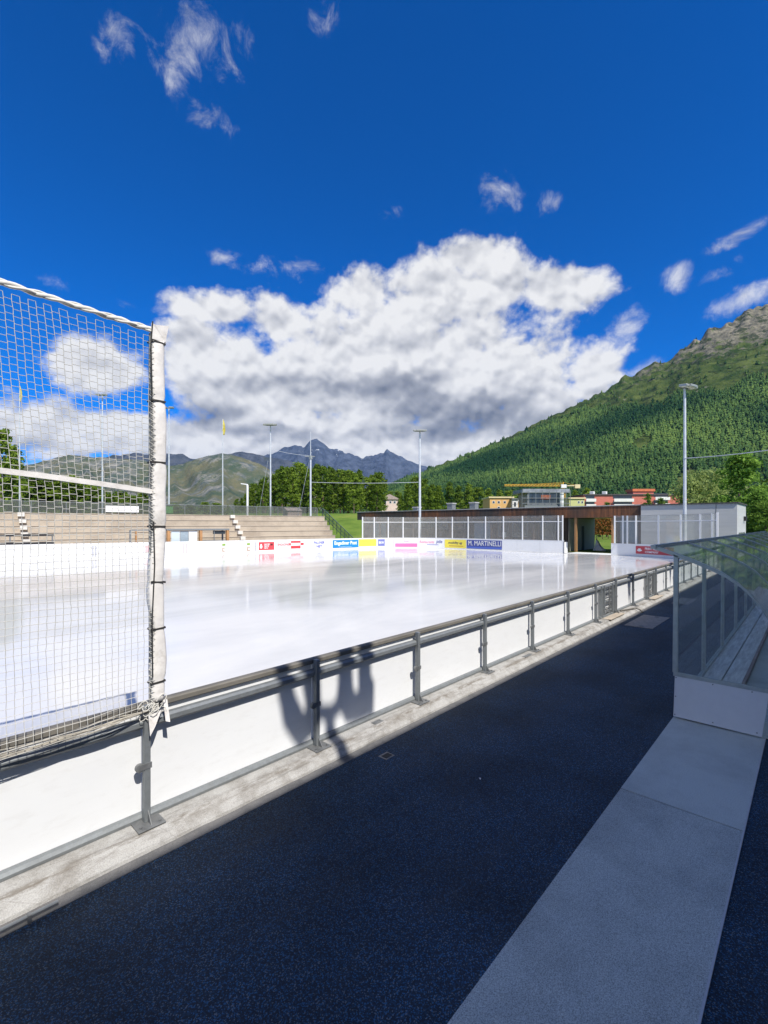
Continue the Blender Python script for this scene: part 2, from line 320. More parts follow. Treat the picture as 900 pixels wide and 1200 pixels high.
# ---------------------------------------------------------------- object helpers
W = {}
def mw(o): return W.get(o.name, Matrix.Identity(4))
def tag(o, label=None, cat=None, group=None, kind=None):
    if label: o['label']=label
    if cat: o['category']=cat
    if group: o['group']=group
    if kind: o['kind']=kind
    return o
def thing(name, label, cat, loc=(0,0,0), rz=0.0, group=None):
    o=bpy.data.objects.new(name,None); COL.objects.link(o); o.empty_display_size=0.2
    o.location=loc; o.rotation_euler=(0,0,rz)
    W[o.name]=Matrix.Translation(Vector(loc)) @ Matrix.Rotation(rz,4,'Z')
    return tag(o,label,cat,group)
def link_mesh(name, me, parent=None):
    o=bpy.data.objects.new(name,me); COL.objects.link(o)
    if parent is not None:
        o.parent=parent; W[o.name]=mw(parent)
    return o
class MB:
    def __init__(s): s.bm=bmesh.new()
    def box(s, c, size, M4=None, bev=0.0):
        r=bmesh.ops.create_cube(s.bm,size=1.0)
        vs=r['verts']
        T=Matrix.Translation(Vector(c)) @ Matrix.Diagonal((size[0],size[1],size[2],1))
        if M4 is not None: T=M4 @ T
        bmesh.ops.transform(s.bm,matrix=T,verts=vs)
        if bev>0:
            es=list({e for v in vs for e in v.link_edges})
            bmesh.ops.bevel(s.bm,geom=es,offset=bev,segments=1,affect='EDGES')
        return s
    def b2(s, x0,x1,y0,y1,z0,z1,bev=0.0):
        return s.box(((x0+x1)/2,(y0+y1)/2,(z0+z1)/2),(abs(x1-x0),abs(y1-y0),abs(z1-z0)),bev=bev)
    def bar(s,p0,p1,w,h=None):
        p0=Vector(p0);p1=Vector(p1);d=p1-p0;L=d.length
        if L<1e-6: return s
        h=h or w
        z=d.normalized(); up=Vector((0,0,1)) if abs(z.z)<0.95 else Vector((1,0,0))
        x=up.cross(z).normalized(); y=z.cross(x)
        m=Matrix((x,y,z)).transposed().to_4x4(); m.translation=(p0+p1)/2
        return s.box((0,0,0),(w,h,L),M4=m)
    def cyl(s,p0,p1,r0,r1=None,n=10):
        p0=Vector(p0);p1=Vector(p1);d=p1-p0;L=d.length
        r1=r0 if r1 is None else r1
        q=d.to_track_quat('Z','Y').to_matrix().to_4x4(); q.translation=(p0+p1)/2
        bmesh.ops.create_cone(s.bm,cap_ends=True,segments=n,radius1=r0,radius2=max(r1,1e-4),depth=L,matrix=q); return s
    def tube(s,pts,r,n=6):
        pts=[Vector(p) for p in pts]; rings=[]
        for i,p in enumerate(pts):
            d=(pts[min(i+1,len(pts)-1)]-pts[max(i-1,0)]).normalized()
            up=Vector((0,0,1)) if abs(d.z)<0.9 else Vector((1,0,0))
            x=up.cross(d).normalized(); y=d.cross(x)
            rr=r[i] if isinstance(r,(list,tuple)) else r
            rings.append([s.bm.verts.new(p+rr*(math.cos(2*math.pi*k/n)*x+math.sin(2*math.pi*k/n)*y)) for k in range(n)])
        for a,b in zip(rings,rings[1:]):
            for k in range(n): s.bm.faces.new((a[k],a[(k+1)%n],b[(k+1)%n],b[k]))
        s.bm.faces.new(rings[0][::-1]); s.bm.faces.new(rings[-1]); return s
    def prism(s,poly,vec):
        a=[s.bm.verts.new(Vector(p)) for p in poly]; b=[s.bm.verts.new(Vector(p)+Vector(vec)) for p in poly]
        n=len(a)
        s.bm.faces.new(a); s.bm.faces.new(b[::-1])
        for k in range(n): s.bm.faces.new((a[k],b[k],b[(k+1)%n],a[(k+1)%n]))
        return s
    def sweep(s,rings,closed=True,caps=True):
        vr=[[s.bm.verts.new(Vector(p)) for p in r] for r in rings]; n=len(vr[0])
        for a,b in zip(vr,vr[1:]):
            for k in range(n if closed else n-1): s.bm.faces.new((a[k],a[(k+1)%n],b[(k+1)%n],b[k]))
        if closed and caps: s.bm.faces.new(vr[0][::-1]); s.bm.faces.new(vr[-1])
        return s
    def build(s,name,m,parent=None,world=True,smooth=False):
        bmesh.ops.recalc_face_normals(s.bm,faces=s.bm.faces)
        if parent is not None and world: s.bm.transform(mw(parent).inverted())
        me=bpy.data.meshes.new(name); s.bm.to_mesh(me); s.bm.free()
        me.materials.append(m)
        if smooth:
            me.polygons.foreach_set('use_smooth',[True]*len(me.polygons))
        return link_mesh(name,me,parent)
def struct(o,name=None): o['kind']='structure'; return o
def kids(o): return [c for c in bpy.data.objects if c.parent==o]
def copy_tree(o,parent=None,table=None):
    c=o.copy(); COL.objects.link(c); c.parent=parent
    for ch in o.children_recursive if False else kids(o): copy_tree(ch,c)
    return c
def np_mesh(name, verts, faces, m, parent=None, tint=None, smooth=False):
    nv=len(verts); nf,k=faces.shape
    me=bpy.data.meshes.new(name)
    me.vertices.add(nv); me.vertices.foreach_set('co',verts.astype(np.float32).ravel())
    me.loops.add(nf*k); me.loops.foreach_set('vertex_index',faces.astype(np.int32).ravel())
    me.polygons.add(nf); me.polygons.foreach_set('loop_start',np.arange(0,nf*k,k,dtype=np.int32))
    me.polygons.foreach_set('loop_total',np.full(nf,k,dtype=np.int32))
    if smooth: me.polygons.foreach_set('use_smooth',np.ones(nf,dtype=bool))
    me.update(calc_edges=True)
    if tint is not None:
        a=me.attributes.new('tint','FLOAT','FACE'); a.data.foreach_set('value',tint.astype(np.float32))
    me.materials.append(m)
    return link_mesh(name,me,parent)

# ---------------------------------------------------------------- rink outline
TN=4.46; RAD=8.0; SE=43.0
def build_path():
    pts=[]
    for s in np.arange(-14,35.01,0.5): pts.append((s,TN))
    for a in np.linspace(-90,0,33)[1:]: pts.append((35+RAD*math.cos(R(a)),TN+RAD+RAD*math.sin(R(a))))
    for t in np.arange(12.96,28.5,0.5): pts.append((SE,t))
    c=(34.5,28.5); r=8.5
    for a in np.linspace(0,77.8,30)[0:]: pts.append((c[0]+r*math.cos(R(a)),c[1]+r*math.sin(R(a))))
    p=pts[-1]; d=(-math.sin(R(77.8)),math.cos(R(77.8)))
    for k in np.arange(1,56,1.0): pts.append((p[0]+d[0]*k,p[1]+d[1]*k))
    return np.array(pts)
PATH=build_path()
SEG=np.linalg.norm(np.diff(PATH,axis=0),axis=1); CUM=np.concatenate([[0],np.cumsum(SEG)])
def pp(d,u=0.0,z=0.0):
    d=min(max(d,0),CUM[-1]-1e-6)
    i=int(np.searchsorted(CUM,d,side='right')-1); i=min(i,len(SEG)-1)
    f=(d-CUM[i])/SEG[i]; p=PATH[i]*(1-f)+PATH[i+1]*f
    i0=max(i-1,0); i1=min(i+2,len(PATH)-1)
    t=PATH[i1]-PATH[i0]; t=t/np.linalg.norm(t)
    return Vector((p[0]+t[1]*u,p[1]-t[0]*u,z))          # outward = right of travel
def pdir(d):
    a=pp(d-0.05); b=pp(d+0.05); v=b-a; return v.normalized()
def d_at(s=None,t=None,lo=0,hi=1e9):
    best=None
    for d in np.arange(lo,min(hi,CUM[-1]),0.02):
        p=pp(d); e=abs(p.x-s) if s is not None else abs(p.y-t)
        if best is None or e<best[0]: best=(e,d)
    return best[1]
def dsub(d0,d1,step=0.5):
    n=max(1,int(math.ceil((d1-d0)/step))); return [d0+(d1-d0)*k/n for k in range(n+1)]
def psweep(mb,d0,d1,prof,step=0.5):
    mb.sweep([[pp(d,u,z) for u,z in prof] for d in dsub(d0,d1,step)]); return mb
def rect(u0,u1,z0,z1): return [(u0,z0),(u1,z0),(u1,z1),(u0,z1)]
D0=0.0; DS=49.0                       # straight near side: d = s + 14
def dn(s): return s+14.0
DGATE0=d_at(t=12.94,lo=55,hi=75); DGATE1=d_at(t=17.0,lo=DGATE0,hi=80)
FARD=np.arange(DGATE1,CUM[-1],0.05); FARP=np.array([proj(pp(d,0,0.8))[0] if proj(pp(d,0,0.8))[2]>1 else -1e9 for d in FARD])
def dfar(px): return float(FARD[int(np.argmin(abs(FARP-px)))])
NRD=np.arange(DS-1,DGATE0,0.05); NRP=np.array([proj(pp(d,0,0.8))[0] for d in NRD])
ZI=0.12

# ---------------------------------------------------------------- ground, walkway, kerb, ice
def smooth01(x): x=np.clip(x,0,1); return x*x*(3-2*x)
def gheight(xc,Z):
    r=xc/np.maximum(Z,1)
    up=smooth01((Z-66)/42.0)*5.4
    side=1-smooth01((r+0.02)/0.28)
    return -0.03+up*side
def hground(p):
    xc=p[0]*RGT[0]+p[1]*RGT[1]; Z=p[0]*FWD[0]+p[1]*FWD[1]
    return float(gheight(np.array(xc),np.array(Z)))
def make_ground():
    rad=np.concatenate([np.linspace(0.0,60,13)[1:],np.linspace(64,160,40),np.geomspace(170,9000,26)])
    ang=np.linspace(0,2*math.pi,181)[:-1]
    V=[(0,0,-0.03)]
    for r in rad:
        for a in ang:
            x=r*math.cos(a);y=r*math.sin(a)
            V.append((x,y,hground((x,y))))
    V=np.array(V); n=len(ang); Fq=[]
    bm=bmesh.new(); vs=[bm.verts.new(v) for v in V]
    for k in range(n): bm.faces.new((vs[0],vs[1+k],vs[1+(k+1)%n]))
    for i in range(len(rad)-1):
        for k in range(n):
            a=1+i*n+k;b=1+i*n+(k+1)%n
            bm.faces.new((vs[a],vs[a+n],vs[b+n],vs[b]))
    bmesh.ops.recalc_face_normals(bm,faces=bm.faces)
    me=bpy.data.meshes.new('ground'); bm.to_mesh(me); bm.free(); me.materials.append(M['grass'])
    me.polygons.foreach_set('use_smooth',[True]*len(me.polygons))
    return struct(link_mesh('ground',me))
make_ground()
struct(MB().b2(-14,60,-3.0,4.09,-0.1,0.0).build('walkway',M['rubber']))
def strip(name,x0,x1,y0,y1,z0,z1,m): return struct(MB().b2(x0,x1,y0,y1,z0,z1).build(name,m))
strip('concrete_path',5.275,26,0.475,1.49,-0.05,0.008,M['path_far'])
strip('concrete_path',-8,5.262,0.475,1.49,-0.05,0.006,M['path_near'])
strip('path_edging',-8,26,0.462,0.475,-0.05,0.013,mat('edging_metal',(0.5,0.5,0.5),0.5,0.2,var=0.1))
strip('gutter',-13.9,34,3.99,4.12,-0.05,0.005,M['gutter'])
# paved apron outside the rink
ap=MB(); psweep(ap,DS-0.4,CUM[-1],rect(0.35,4.2,-0.06,0.02),1.0); struct(ap.build('apron_pavement',M['gutter']))
kb=MB()
ds=dsub(0,DS,0.12)
rings=[]
prof=[(0.358,-0.04),(0.345,0.03),(0.285,0.085),(0.215,0.119),(0.02,0.12),(-0.02,0.10),(-0.02,-0.04)]
for d in ds:
    j=[mnoise.noise(Vector((d*2.3,k*3.1,0)))*0.008+mnoise.noise(Vector((d*9,k*3.1,4)))*0.009 for k in range(7)]
    if abs((d%4.0))<0.06: j=[x-0.008 for x in j]
    rings.append([pp(d,u+(j[i] if i in (1,2,3) else 0),z+(j[i]*0.5 if i in (1,2,3) else 0)) for i,(u,z) in enumerate(prof)])
kb.sweep(rings); struct(kb.build('kerb',M['kerb'],smooth=False))
kb=MB(); psweep(kb,DS,CUM[-1],[(0.34,-0.04),(0.33,0.06),(0.27,0.118),(0.02,0.118),(-0.02,0.10),(-0.02,-0.04)]); struct(kb.build('kerb',M['kerb']))
bm=bmesh.new(); ips=[bm.verts.new(pp(d,-0.015,ZI)) for d in dsub(0,CUM[-1]-0.01,0.5)]
f=bm.faces.new(ips); r=bmesh.ops.extrude_face_region(bm,geom=[f])
bmesh.ops.translate(bm,vec=(0,0,-0.09),verts=[v for v in r['geom'] if isinstance(v,bmesh.types.BMVert)])
bmesh.ops.recalc_face_normals(bm,faces=bm.faces)
me=bpy.data.meshes.new('ice'); bm.to_mesh(me); bm.free(); me.materials.append(M['ice']); struct(link_mesh('ice',me))

# ---------------------------------------------------------------- near barrier
nb=thing('rink_barrier','near rink barrier of white boards with grey steel posts beside the blue walkway','barrier',(2,TN,ZI))
POSTS=[-6.08,-4.15,-2.22,-0.29,1.64,3.57,5.50,7.43,9.36,11.29,13.22,14.97,16.76,18.45,19.75,21.35,23.1,24.8,26.5,28.2,29.9,31.6,33.3,34.95]
DOORS=[(13.62,14.97),(18.45,19.75)]
for a,b in zip(POSTS,POSTS[1:]):
    m=MB(); psweep(m,dn(a)+0.004,dn(b)-0.004,rect(-0.014,0.0,ZI+0.012,1.085),4); m.build('board_panel',M['board'],nb)
m=MB(); psweep(m,0,DS,[(-0.03,1.088),(0.035,1.088),(0.045,1.098),(0.045,1.136),(0.03,1.148),(-0.03,1.148)],4); m.build('cap_rail',M['cap'],nb)
m=MB(); psweep(m,0,DS,[(0.032,0.955),(0.075,0.945),(0.092,0.965),(0.092,1.005),(0.07,1.025),(0.032,1.03)],4); m.build('upper_rail',M['galv'],nb)
m=MB(); psweep(m,0,DS,[(0.004,ZI+0.004),(0.055,ZI+0.004),(0.06,ZI+0.03),(0.045,ZI+0.055),(0.004,ZI+0.06)],4); m.build('lower_rail',M['galv'],nb)
def post_meshes():
    p=MB().b2(-0.026,0.026,-0.125,-0.062,0.01,1.03,bev=0.004).b2(-0.02,0.02,-0.062,-0.046,0.84,0.92)
    p=p.build('post',M['galv'],None,world=False)
    g=MB().b2(-0.115,0.115,-0.235,-0.045,0.0,0.012,bev=0.002)
    g.prism([(0.0,-0.125,0.012),(0.0,-0.20,0.012),(0.0,-0.125,0.11)],(0.008,0,0))
    for x in (-0.08,0.08): g.cyl((x,-0.19,0.012),(x,-0.19,0.026),0.011,n=6)
    g=g.build('base_plate',M['galv_dark'],None,world=False)
    c=MB().cyl((-0.062,-0.125,0.50),(-0.062,-0.09,0.50),0.036,n=14).b2(-0.072,0.034,-0.131,-0.122,0.48,0.53)
    c=c.build('clamp',M['galv_dark'],None,world=False)
    return p,g,c
PM=post_meshes()
first=True
for s in POSTS:
    if first: o=PM[0]; g=PM[1]; c=PM[2]; first=False
    else:
        o=PM[0].copy(); g=PM[1].copy(); c=PM[2].copy()
        for q in (o,g,c): COL.objects.link(q)
    o.parent=nb; o.location=(s-2,0,0); g.parent=o; g.location=(0,0,0.0); c.parent=o; c.location=(0,0,0)
for a,b in DOORS:
    dr=MB()
    for x in (a+0.05,a+0.30,b-0.34,b-0.08): dr.b2(x-0.025,x+0.025,TN-0.115,TN-0.03,ZI+0.08,1.04)
    for z in (0.28,0.55,0.82): dr.b2(a+0.3,b-0.3,TN-0.085,TN-0.05,z-0.02,z+0.02)
    do=dr.build('door',M['galv'],nb)
    dl=MB()
    for z in np.arange(0.26,0.95,0.11): dl.b2(a+0.33,b-0.37,TN-0.078,TN-0.055,z,z+0.018)
    dl.cyl((a+0.55,TN-0.15,0.3),(a+0.55,TN-0.15,1.0),0.018); dl.build('door_latch',M['galv_dark'],do)
    MB().b2(a+0.15,b+0.1,TN-0.32,TN-0.10,ZI+0.003,ZI+0.016).build('threshold',M['stand'],nb)

# net, pole pad
SP=1.64
def net_thing():
    nt=thing('safety_net','white knotted safety net hanging in front of the sky above the near barrier','net',(0.2,TN-0.09,1.1))
    Y=TN-0.10; cell=0.052; s0=-2.2; s1=SP+0.025
    ns=int((s1-s0)/0.0505); ztop=4.44; zb=1.10
    nz_=int((ztop-zb)/cell)
    segs=[]
    def P(i,j,h=0.0):
        s=s1-i*0.0505; z=zb+(j+h)*cell
        slope=(SP-s)*0.025
        k=min(1,max(0,(z-2.0)/0.8))
        z2=z+slope*(z-zb)/(ztop-zb)
        w=-0.10*max(0,z-2.6)**1.5*0.5*min(1,max(0,(SP-s)/0.5))+mnoise.noise(Vector((s*3,z*2.2,1)))*0.012+mnoise.noise(Vector((s*20,z*20,7)))*0.004
        bulge=-0.10*math.exp(-((z-1.15)/0.16)**2)*min(1,max(0,(SP-s)/0.5)) + mnoise.noise(Vector((s*1.2,z*1.2,9)))*0.03
        sag=-0.02*math.sin(min(1,(SP-s)/2.7)*math.pi)*math.exp(-((z-1.1)/0.5)**2)
        return Vector((s+w,Y+bulge,z2+sag+mnoise.noise(Vector((s*4,z*3,3)))*0.008))
    for i in range(ns+1):
        for j in range(nz_):
            za=zb+j*cell; k=min(1,max(0,(za-2.3)/0.5)); off=0.0
            zig=0.0008*(1 if (i+j)%2 else -1)
            a=P(i,j); b=P(i,j+1); a=a+Vector((zig,0,0)); b=b-Vector((zig,0,0))
            segs.append((a,b))
    for i in range(ns):
        for j in range(nz_+1):
            za=zb+j*cell; k=min(1,max(0,(za-2.3)/0.5)); h=0.26*k*(i%2)
            if j+h>nz_: continue
            segs.append((P(i,j,h),P(i+1,j,h)))
    V=[];Fc=[];r=0.0027
    for a,b in segs:
        d=(b-a); d.normalize(); up=Vector((0,1,0)); x=d.cross(up); 
        if x.length<1e-4: continue
        x.normalize(); y=up
        base=len(V)
        for p in (a,b):
            for k in range(3):
                an=2*math.pi*k/3+0.5
                V.append(p+r*(math.cos(an)*x+math.sin(an)*y))
        for k in range(3): Fc.append((base+k,base+(k+1)%3,base+3+(k+1)%3,base+3+k))
    V=np.array([tuple(v) for v in V])-np.array(tuple(nt.location))
    np_mesh('mesh',V,np.array(Fc),M['net'],nt)
    # rolled hem along the top
    m=MB()
    for q,(oy,oz,rr) in enumerate(((0,0,0.019),(0.012,0.016,0.010),(-0.014,-0.010,0.011))):
        pts=[]
        for s in np.arange(s0,SP+0.06,0.03):
            a=s*26+q*2.1
            pts.append((s,Y+oy+0.008*math.sin(a),ztop+0.05+(SP-s)*0.025+oz+0.008*math.cos(a)+0.006*mnoise.noise(Vector((s*8,q,0)))))
        m.tube(pts,rr,6)
    m.build('top_rope',M['net'],nt,smooth=True)
    m=MB()
    pts=[(s,Y-0.02,3.05+0.115*math.sin(min(1,(SP-s)/1.7)*1.57)+0.004*mnoise.noise(Vector((s*6,0,0)))) for s in np.linspace(s0,SP+0.04,28)]
    m.sweep([[(p[0],p[1]-0.003,p[2]-0.021),(p[0],p[1]+0.003,p[2]-0.021),(p[0],p[1]+0.003,p[2]+0.021),(p[0],p[1]-0.003,p[2]+0.021)] for p in pts])
    m.build('strap',M['pad'],nt)
    # gathered foot of the net lying on the rail
    m=MB()
    for q in range(6):
        pts=[]; oy=random.uniform(-0.07,0.02); oz=random.uniform(-0.03,0.045); ph=random.uniform(0,9)
        for s in np.arange(s0,SP+0.02,0.06):
            sag=-0.012*math.sin(min(1,(SP-s)/1.8)*math.pi)
            tp=min(1,(SP+0.02-s)/0.35)
            pts.append((s,Y-0.035+oy*tp+0.012*math.sin(s*5+ph),1.115+oz*tp*0.8+sag+0.010*math.sin(s*7+ph)))
        m.tube(pts,random.choice((0.005,0.007,0.010)),5)
    m.build('gathered_hem',mat('dirty_net_cord',(0.36,0.33,0.27),0.9,var=0.4,scale=18),nt)
    MB().b2(-2.235,-2.205,TN-0.115,TN-0.07,1.03,4.62).build('end_pole',M['galv_dark'],nt)
    # knot at the pole foot
    m=MB()
    for q in range(13):
        c=Vector((SP-0.01+random.uniform(-0.05,0.13),Y-0.04+random.uniform(-0.04,0.02),1.10+random.uniform(-0.05,0.11)))
        pts=[c+Vector((0.04*math.cos(a*1.3+q),0.02*math.sin(a+q),0.03*math.sin(a*1.7+q))) for a in np.linspace(0,4,8)]
        m.tube(pts,0.0038,5)
    m.build('knot',M['net'],nt)
    return nt
net_thing()
def pad_thing():
    t=thing('net_pole','slim dark net pole wrapped in a strapped white canvas pad at the net edge','pole',(SP,TN-0.09,1.03))
    MB().b2(SP+0.028,SP+0.054,TN-0.115,TN-0.07,1.06,4.46).b2(SP-0.03,SP+0.03,TN-0.13,TN-0.06,1.03,1.13).build('pole',M['galv_dark'],t)
    cx=SP+0.10; cy=TN-0.085
    stz=[4.385,3.86,3.31,2.735,2.235,1.82,1.34]
    rings=[]; zs=np.arange(1.17,4.43,0.045)
    for z in zs:
        pin=1-0.20*max(math.exp(-((z-q)/0.022)**2) for q in stz)
        ox=0.022*mnoise.noise(Vector((z*1.3,3,0)))+ (0.02 if 1.82<z<2.75 else 0.0)*math.sin((z-1.82)/0.93*math.pi)*(-1)
        hw=0.062*pin*(1+0.30*mnoise.noise(Vector((z*3,0,5)))); hd=0.052*pin
        if z>4.385: ox+=(z-4.385)*0.4; hw*=1.05; 
        ring=[]
        for k in range(16):
            a=2*math.pi*k/16; ca,sa=math.cos(a),math.sin(a)
            e=0.55; x=hw*math.copysign(abs(ca)**e,ca); y=hd*math.copysign(abs(sa)**e,sa)
            w=0.006*mnoise.noise(Vector((x*30,y*30,z*9)))
            ring.append((cx+ox+x+w,cy+y+w,z))
        rings.append(ring)
    MB().sweep(rings).build('pad',M['pad'],t,smooth=True)
    # open flap standing at the head of the pad and a tail at the foot
    MB().prism([(SP+0.03,cy-0.05,4.40),(SP+0.15,cy-0.05,4.40),(SP+0.175,cy-0.06,4.55),(SP+0.06,cy-0.055,4.53),(SP+0.03,cy-0.05,4.54)],(0,0.012,0)).build('pad_flap',M['pad'],t)
    MB().prism([(SP+0.13,cy-0.05,1.17),(SP+0.165,cy-0.05,1.17),(SP+0.175,cy-0.09,0.97),(SP+0.135,cy-0.09,0.99)],(0,0.008,0)).build('pad_flap',M['pad'],t)
    # lacing between net and pole
    m=MB()
    pts=[]
    for z in np.arange(1.15,4.4,0.052): pts+=[(SP+0.02,cy-0.02,z),(SP+0.04,cy-0.05,z+0.012),(SP+0.065,cy-0.045,z+0.004),(SP+0.04,cy-0.04,z+0.03)]
    m.tube(pts,0.0032,4)
    m.build('lacing',M['net'],t)
    for z in stz:
        MB().box((cx-0.01,cy,z),(0.125,0.10,0.016),M4=Matrix.Translation((cx,cy,z))@Matrix.Rotation(R(random.uniform(-4,6)),4,'Y')@Matrix.Translation((-cx,-cy,-z))).build('strap',M['strap'],t)
    m=MB().tube([(SP+0.045,cy-0.055,2.78),(SP+0.05,cy-0.065,2.4),(SP+0.03,cy-0.06,1.9),(SP+0.035,cy-0.06,1.4)],0.006,5).tube([(SP+0.035,cy-0.06,4.55),(SP+0.02,cy-0.06,4.35),(SP+0.03,cy-0.06,3.9)],0.006,5)
    m.build('cord',M['strap'],t)
    MB().prism([(SP-0.01,TN-0.17,1.08),(SP+0.10,TN-0.17,1.10),(SP+0.04,TN-0.19,0.98),(SP+0.0,TN-0.18,0.90)],(0,0.01,0)).build('cloth_tie',M['pad'],t)
pad_thing()

# small pieces on the kerb and walkway
def kplate(s,t,w,d,h,z,name,label,cat,m,group=None):
    o=thing(name,label,cat,(s,t,z),0,group)
    MB().b2(s-w/2,s+w/2,t-d/2,t+d/2,z,z+h,bev=0.002).build('plate' if cat!='drain' else 'frame',m,o)
    g=MB()
    if cat=='drain':
        for k in range(5): g.b2(s-w/2+0.02,s+w/2-0.02,t-d/2+0.02+k*(d-0.05)/5,t-d/2+0.035+k*(d-0.05)/5,z+h,z+h+0.004)
        g.build('grille',M['dark'],o)
    else:
        for x in (-1,1): g.cyl((s+x*w*0.35,t,z+h),(s+x*w*0.35,t,z+h+0.006),0.01,n=6)
        g.build('bolt',M['galv_dark'],o)
p=at(453,886,1512.5/271); kplate(p.x,p.y,0.15,0.13,0.006,0.0,'drain_cover','small square pale drain cover in the blue walkway below the barrier shadow','drain',mat('drain_cast',(0.28,0.26,0.22),0.8,var=0.3,scale=30))
kplate(4.55,TN-0.16,0.16,0.08,0.006,ZI,'steel_plate','small dark steel plate on the kerb right of the barrier shadow','plate',M['galv_dark'])
kplate(8.9,TN-0.2,0.3,0.08,0.006,ZI,'steel_plate','flat grey steel plate on the kerb halfway between two farther posts','plate',M['galv_dark'])
h=thing('hatch_cover','large flat grey hatch cover set in the walkway beside the first barrier door','hatch',(14.8,3.55,0))
MB().b2(13.9,15.9,3.15,3.85,0.0,0.012,bev=0.003).build('lid',M['hatch'],h); MB().b2(14.0,14.1,3.4,3.5,0.012,0.02).b2(15.7,15.8,3.4,3.5,0.012,0.02).build('lifting_ring',M['galv_dark'],h)
h=thing('hatch_cover','farther narrow hatch cover in the walkway beside the second barrier door','hatch',(19.6,3.5,0))
MB().b2(18.9,20.6,3.2,3.7,0.0,0.012,bev=0.003).build('lid',M['hatch'],h); MB().b2(19.0,19.1,3.4,3.5,0.012,0.02).build('lifting_ring',M['galv_dark'],h)
cd=MB().tube([(-1.0,TN-0.46,0.045),(0.9,TN-0.455,0.045)],0.012,8).build('conduit',M['galv'])
tag(cd,'thin pale conduit pipe running along the foot of the kerb at lower left','pipe')
MB().b2(0.72,0.74,TN-0.48,TN-0.44,0.0,0.06).build('bracket',M['galv_dark'],cd)
hs=MB().tube([(15.3,TN-0.12,0.15),(15.6,TN-0.2,0.15),(16.2,TN-0.3,0.14),(16.3,TN-0.42,0.08),(16.25,TN-0.5,0.02)],0.022,8).build('hose',M['cap'])
tag(hs,'short brown hose curling over the kerb between the two barrier doors','hose')
sc=MB().prism([(3.55,2.1,0.0),(3.60,2.12,0.0),(3.585,2.15,0.0)],(0,0,0.004))
p=at(563,914,1512.5/299); sc=MB().prism([(p.x,p.y,0.0),(p.x+0.03,p.y+0.012,0.0),(p.x+0.02,p.y+0.03,0.0)],(0,0,0.006)).build('litter',M['white_paint'])
tag(sc,'tiny white scrap lying alone on the blue rubber walkway','litter')

# ---------------------------------------------------------------- far barriers with adverts
def far_barrier(name,label,d0,d1,plen=2.4,top=1.13):
    a=pp((d0+d1)/2,0,ZI)
    t=thing(name,label,'barrier',tuple(a))
    ds=dsub(d0,d1,plen)
    for x,y in zip(ds,ds[1:]):
        m=MB(); psweep(m,x+0.006,y-0.006,rect(0.0,0.012,ZI+0.004,top),0.2); m.build('board_panel',M['board'],t)
    m=MB(); psweep(m,d0,d1,rect(-0.012,0.05,top+0.003,top+0.035),0.6); m.build('cap_rail',M['white_paint'],t)
    m=MB(); psweep(m,d0,d1,rect(-0.014,-0.002,ZI+0.004,0.21),0.6); m.build('kick_strip',mat('kick_strip_plastic',(0.74,0.74,0.72),0.4,var=0.05),t)
    for x in ds[1:-1]:
        q=pp(x,0.045); dv=pdir(x); an=math.atan2(dv.y,dv.x)
        mm=Matrix.Translation((q.x,q.y,0.6))@Matrix.Rotation(an,4,'Z')
        MB().box((0,0,0),(0.05,0.06,0.96),M4=mm).build('post',M['galv'],t)
    return t
rb=far_barrier('rink_barrier','curved white corner barrier at the right end of the rink carrying a red banner',DS+0.02,DGATE0)
fb=far_barrier('rink_barrier','long far rink barrier of white boards with a row of small coloured banners',DGATE1,CUM[-1]-1.0,top=1.255)
def flat_mat(name,c): return mat(name,c,0.45,var=0.04,scale=3)
AM={}
def am(c):
    k=tuple(round(x,3) for x in c)
    if k not in AM: AM[k]=flat_mat('print_%d'%len(AM),c)
    return AM[k]
def zfix(par,z): return 0.26+(z-0.44)*1.50 if par==fb else z
def ad_rect(par,dL,dR,z0,z1,c,u=-0.0045,label=None,name='banner'):
    u=u-0.012
    z0=zfix(par,z0);z1=zfix(par,z1)
    # dL: screen-left end (larger d), dR: screen-right end
    m=MB(); psweep(m,min(dL,dR),max(dL,dR),rect(u-0.004,u,z0,z1),0.1); o=m.build(name,am(c),par)
    if label: o['label']=label
    return o
def ad_text(par,txt,dL,dR,z0,z1,c,u=0.005,bold=0.0,italic=0.0):
    u=u-0.012
    z0=zfix(par,z0);z1=zfix(par,z1)
    cu=bpy.data.curves.new('t','FONT'); cu.body=txt; cu.size=1.0; cu.extrude=0.0; cu.offset=bold; cu.shear=italic; cu.resolution_u=3
    o=bpy.data.objects.new('t',cu); COL.objects.link(o)
    dg=bpy.context.evaluated_depsgraph_get(); me=bpy.data.meshes.new_from_object(o.evaluated_get(dg))
    bpy.data.objects.remove(o); bpy.data.curves.remove(cu)
    co=np.array([v.co[:] for v in me.vertices])
    if len(co)==0: return
    mn=co.min(0);mx=co.max(0)
    inv=mw(par).inverted()
    bm=bmesh.new(); bm.from_mesh(me); bmesh.ops.triangulate(bm,faces=bm.faces[:])
    for v in bm.verts:
        fx=(v.co.x-mn[0])/(mx[0]-mn[0]); fy=(v.co.y-mn[1])/(mx[1]-mn[1])
        v.co=inv@pp(dL+(dR-dL)*fx,u,z0+(z1-z0)*fy)
    bm.normal_update()
    r=bmesh.ops.solidify(bm,geom=bm.faces[:],thickness=0.003)
    for f_ in bm.faces: f_.smooth=False; f_.material_index=0
    me2=bpy.data.meshes.new('lettering'); bm.to_mesh(me2); bm.free(); bpy.data.meshes.remove(me)
    me2.materials.append(am(c)); return link_mesh('lettering',me2,par)
BL=(0.01,0.22,0.52); YE=(0.80,0.68,0.08); WH=(0.8,0.8,0.8); RD=(0.62,0.05,0.06); PK=(0.78,0.18,0.40); NV=(0.05,0.07,0.28)
zz=(0.50,0.98)
def X(px): return dfar(px)
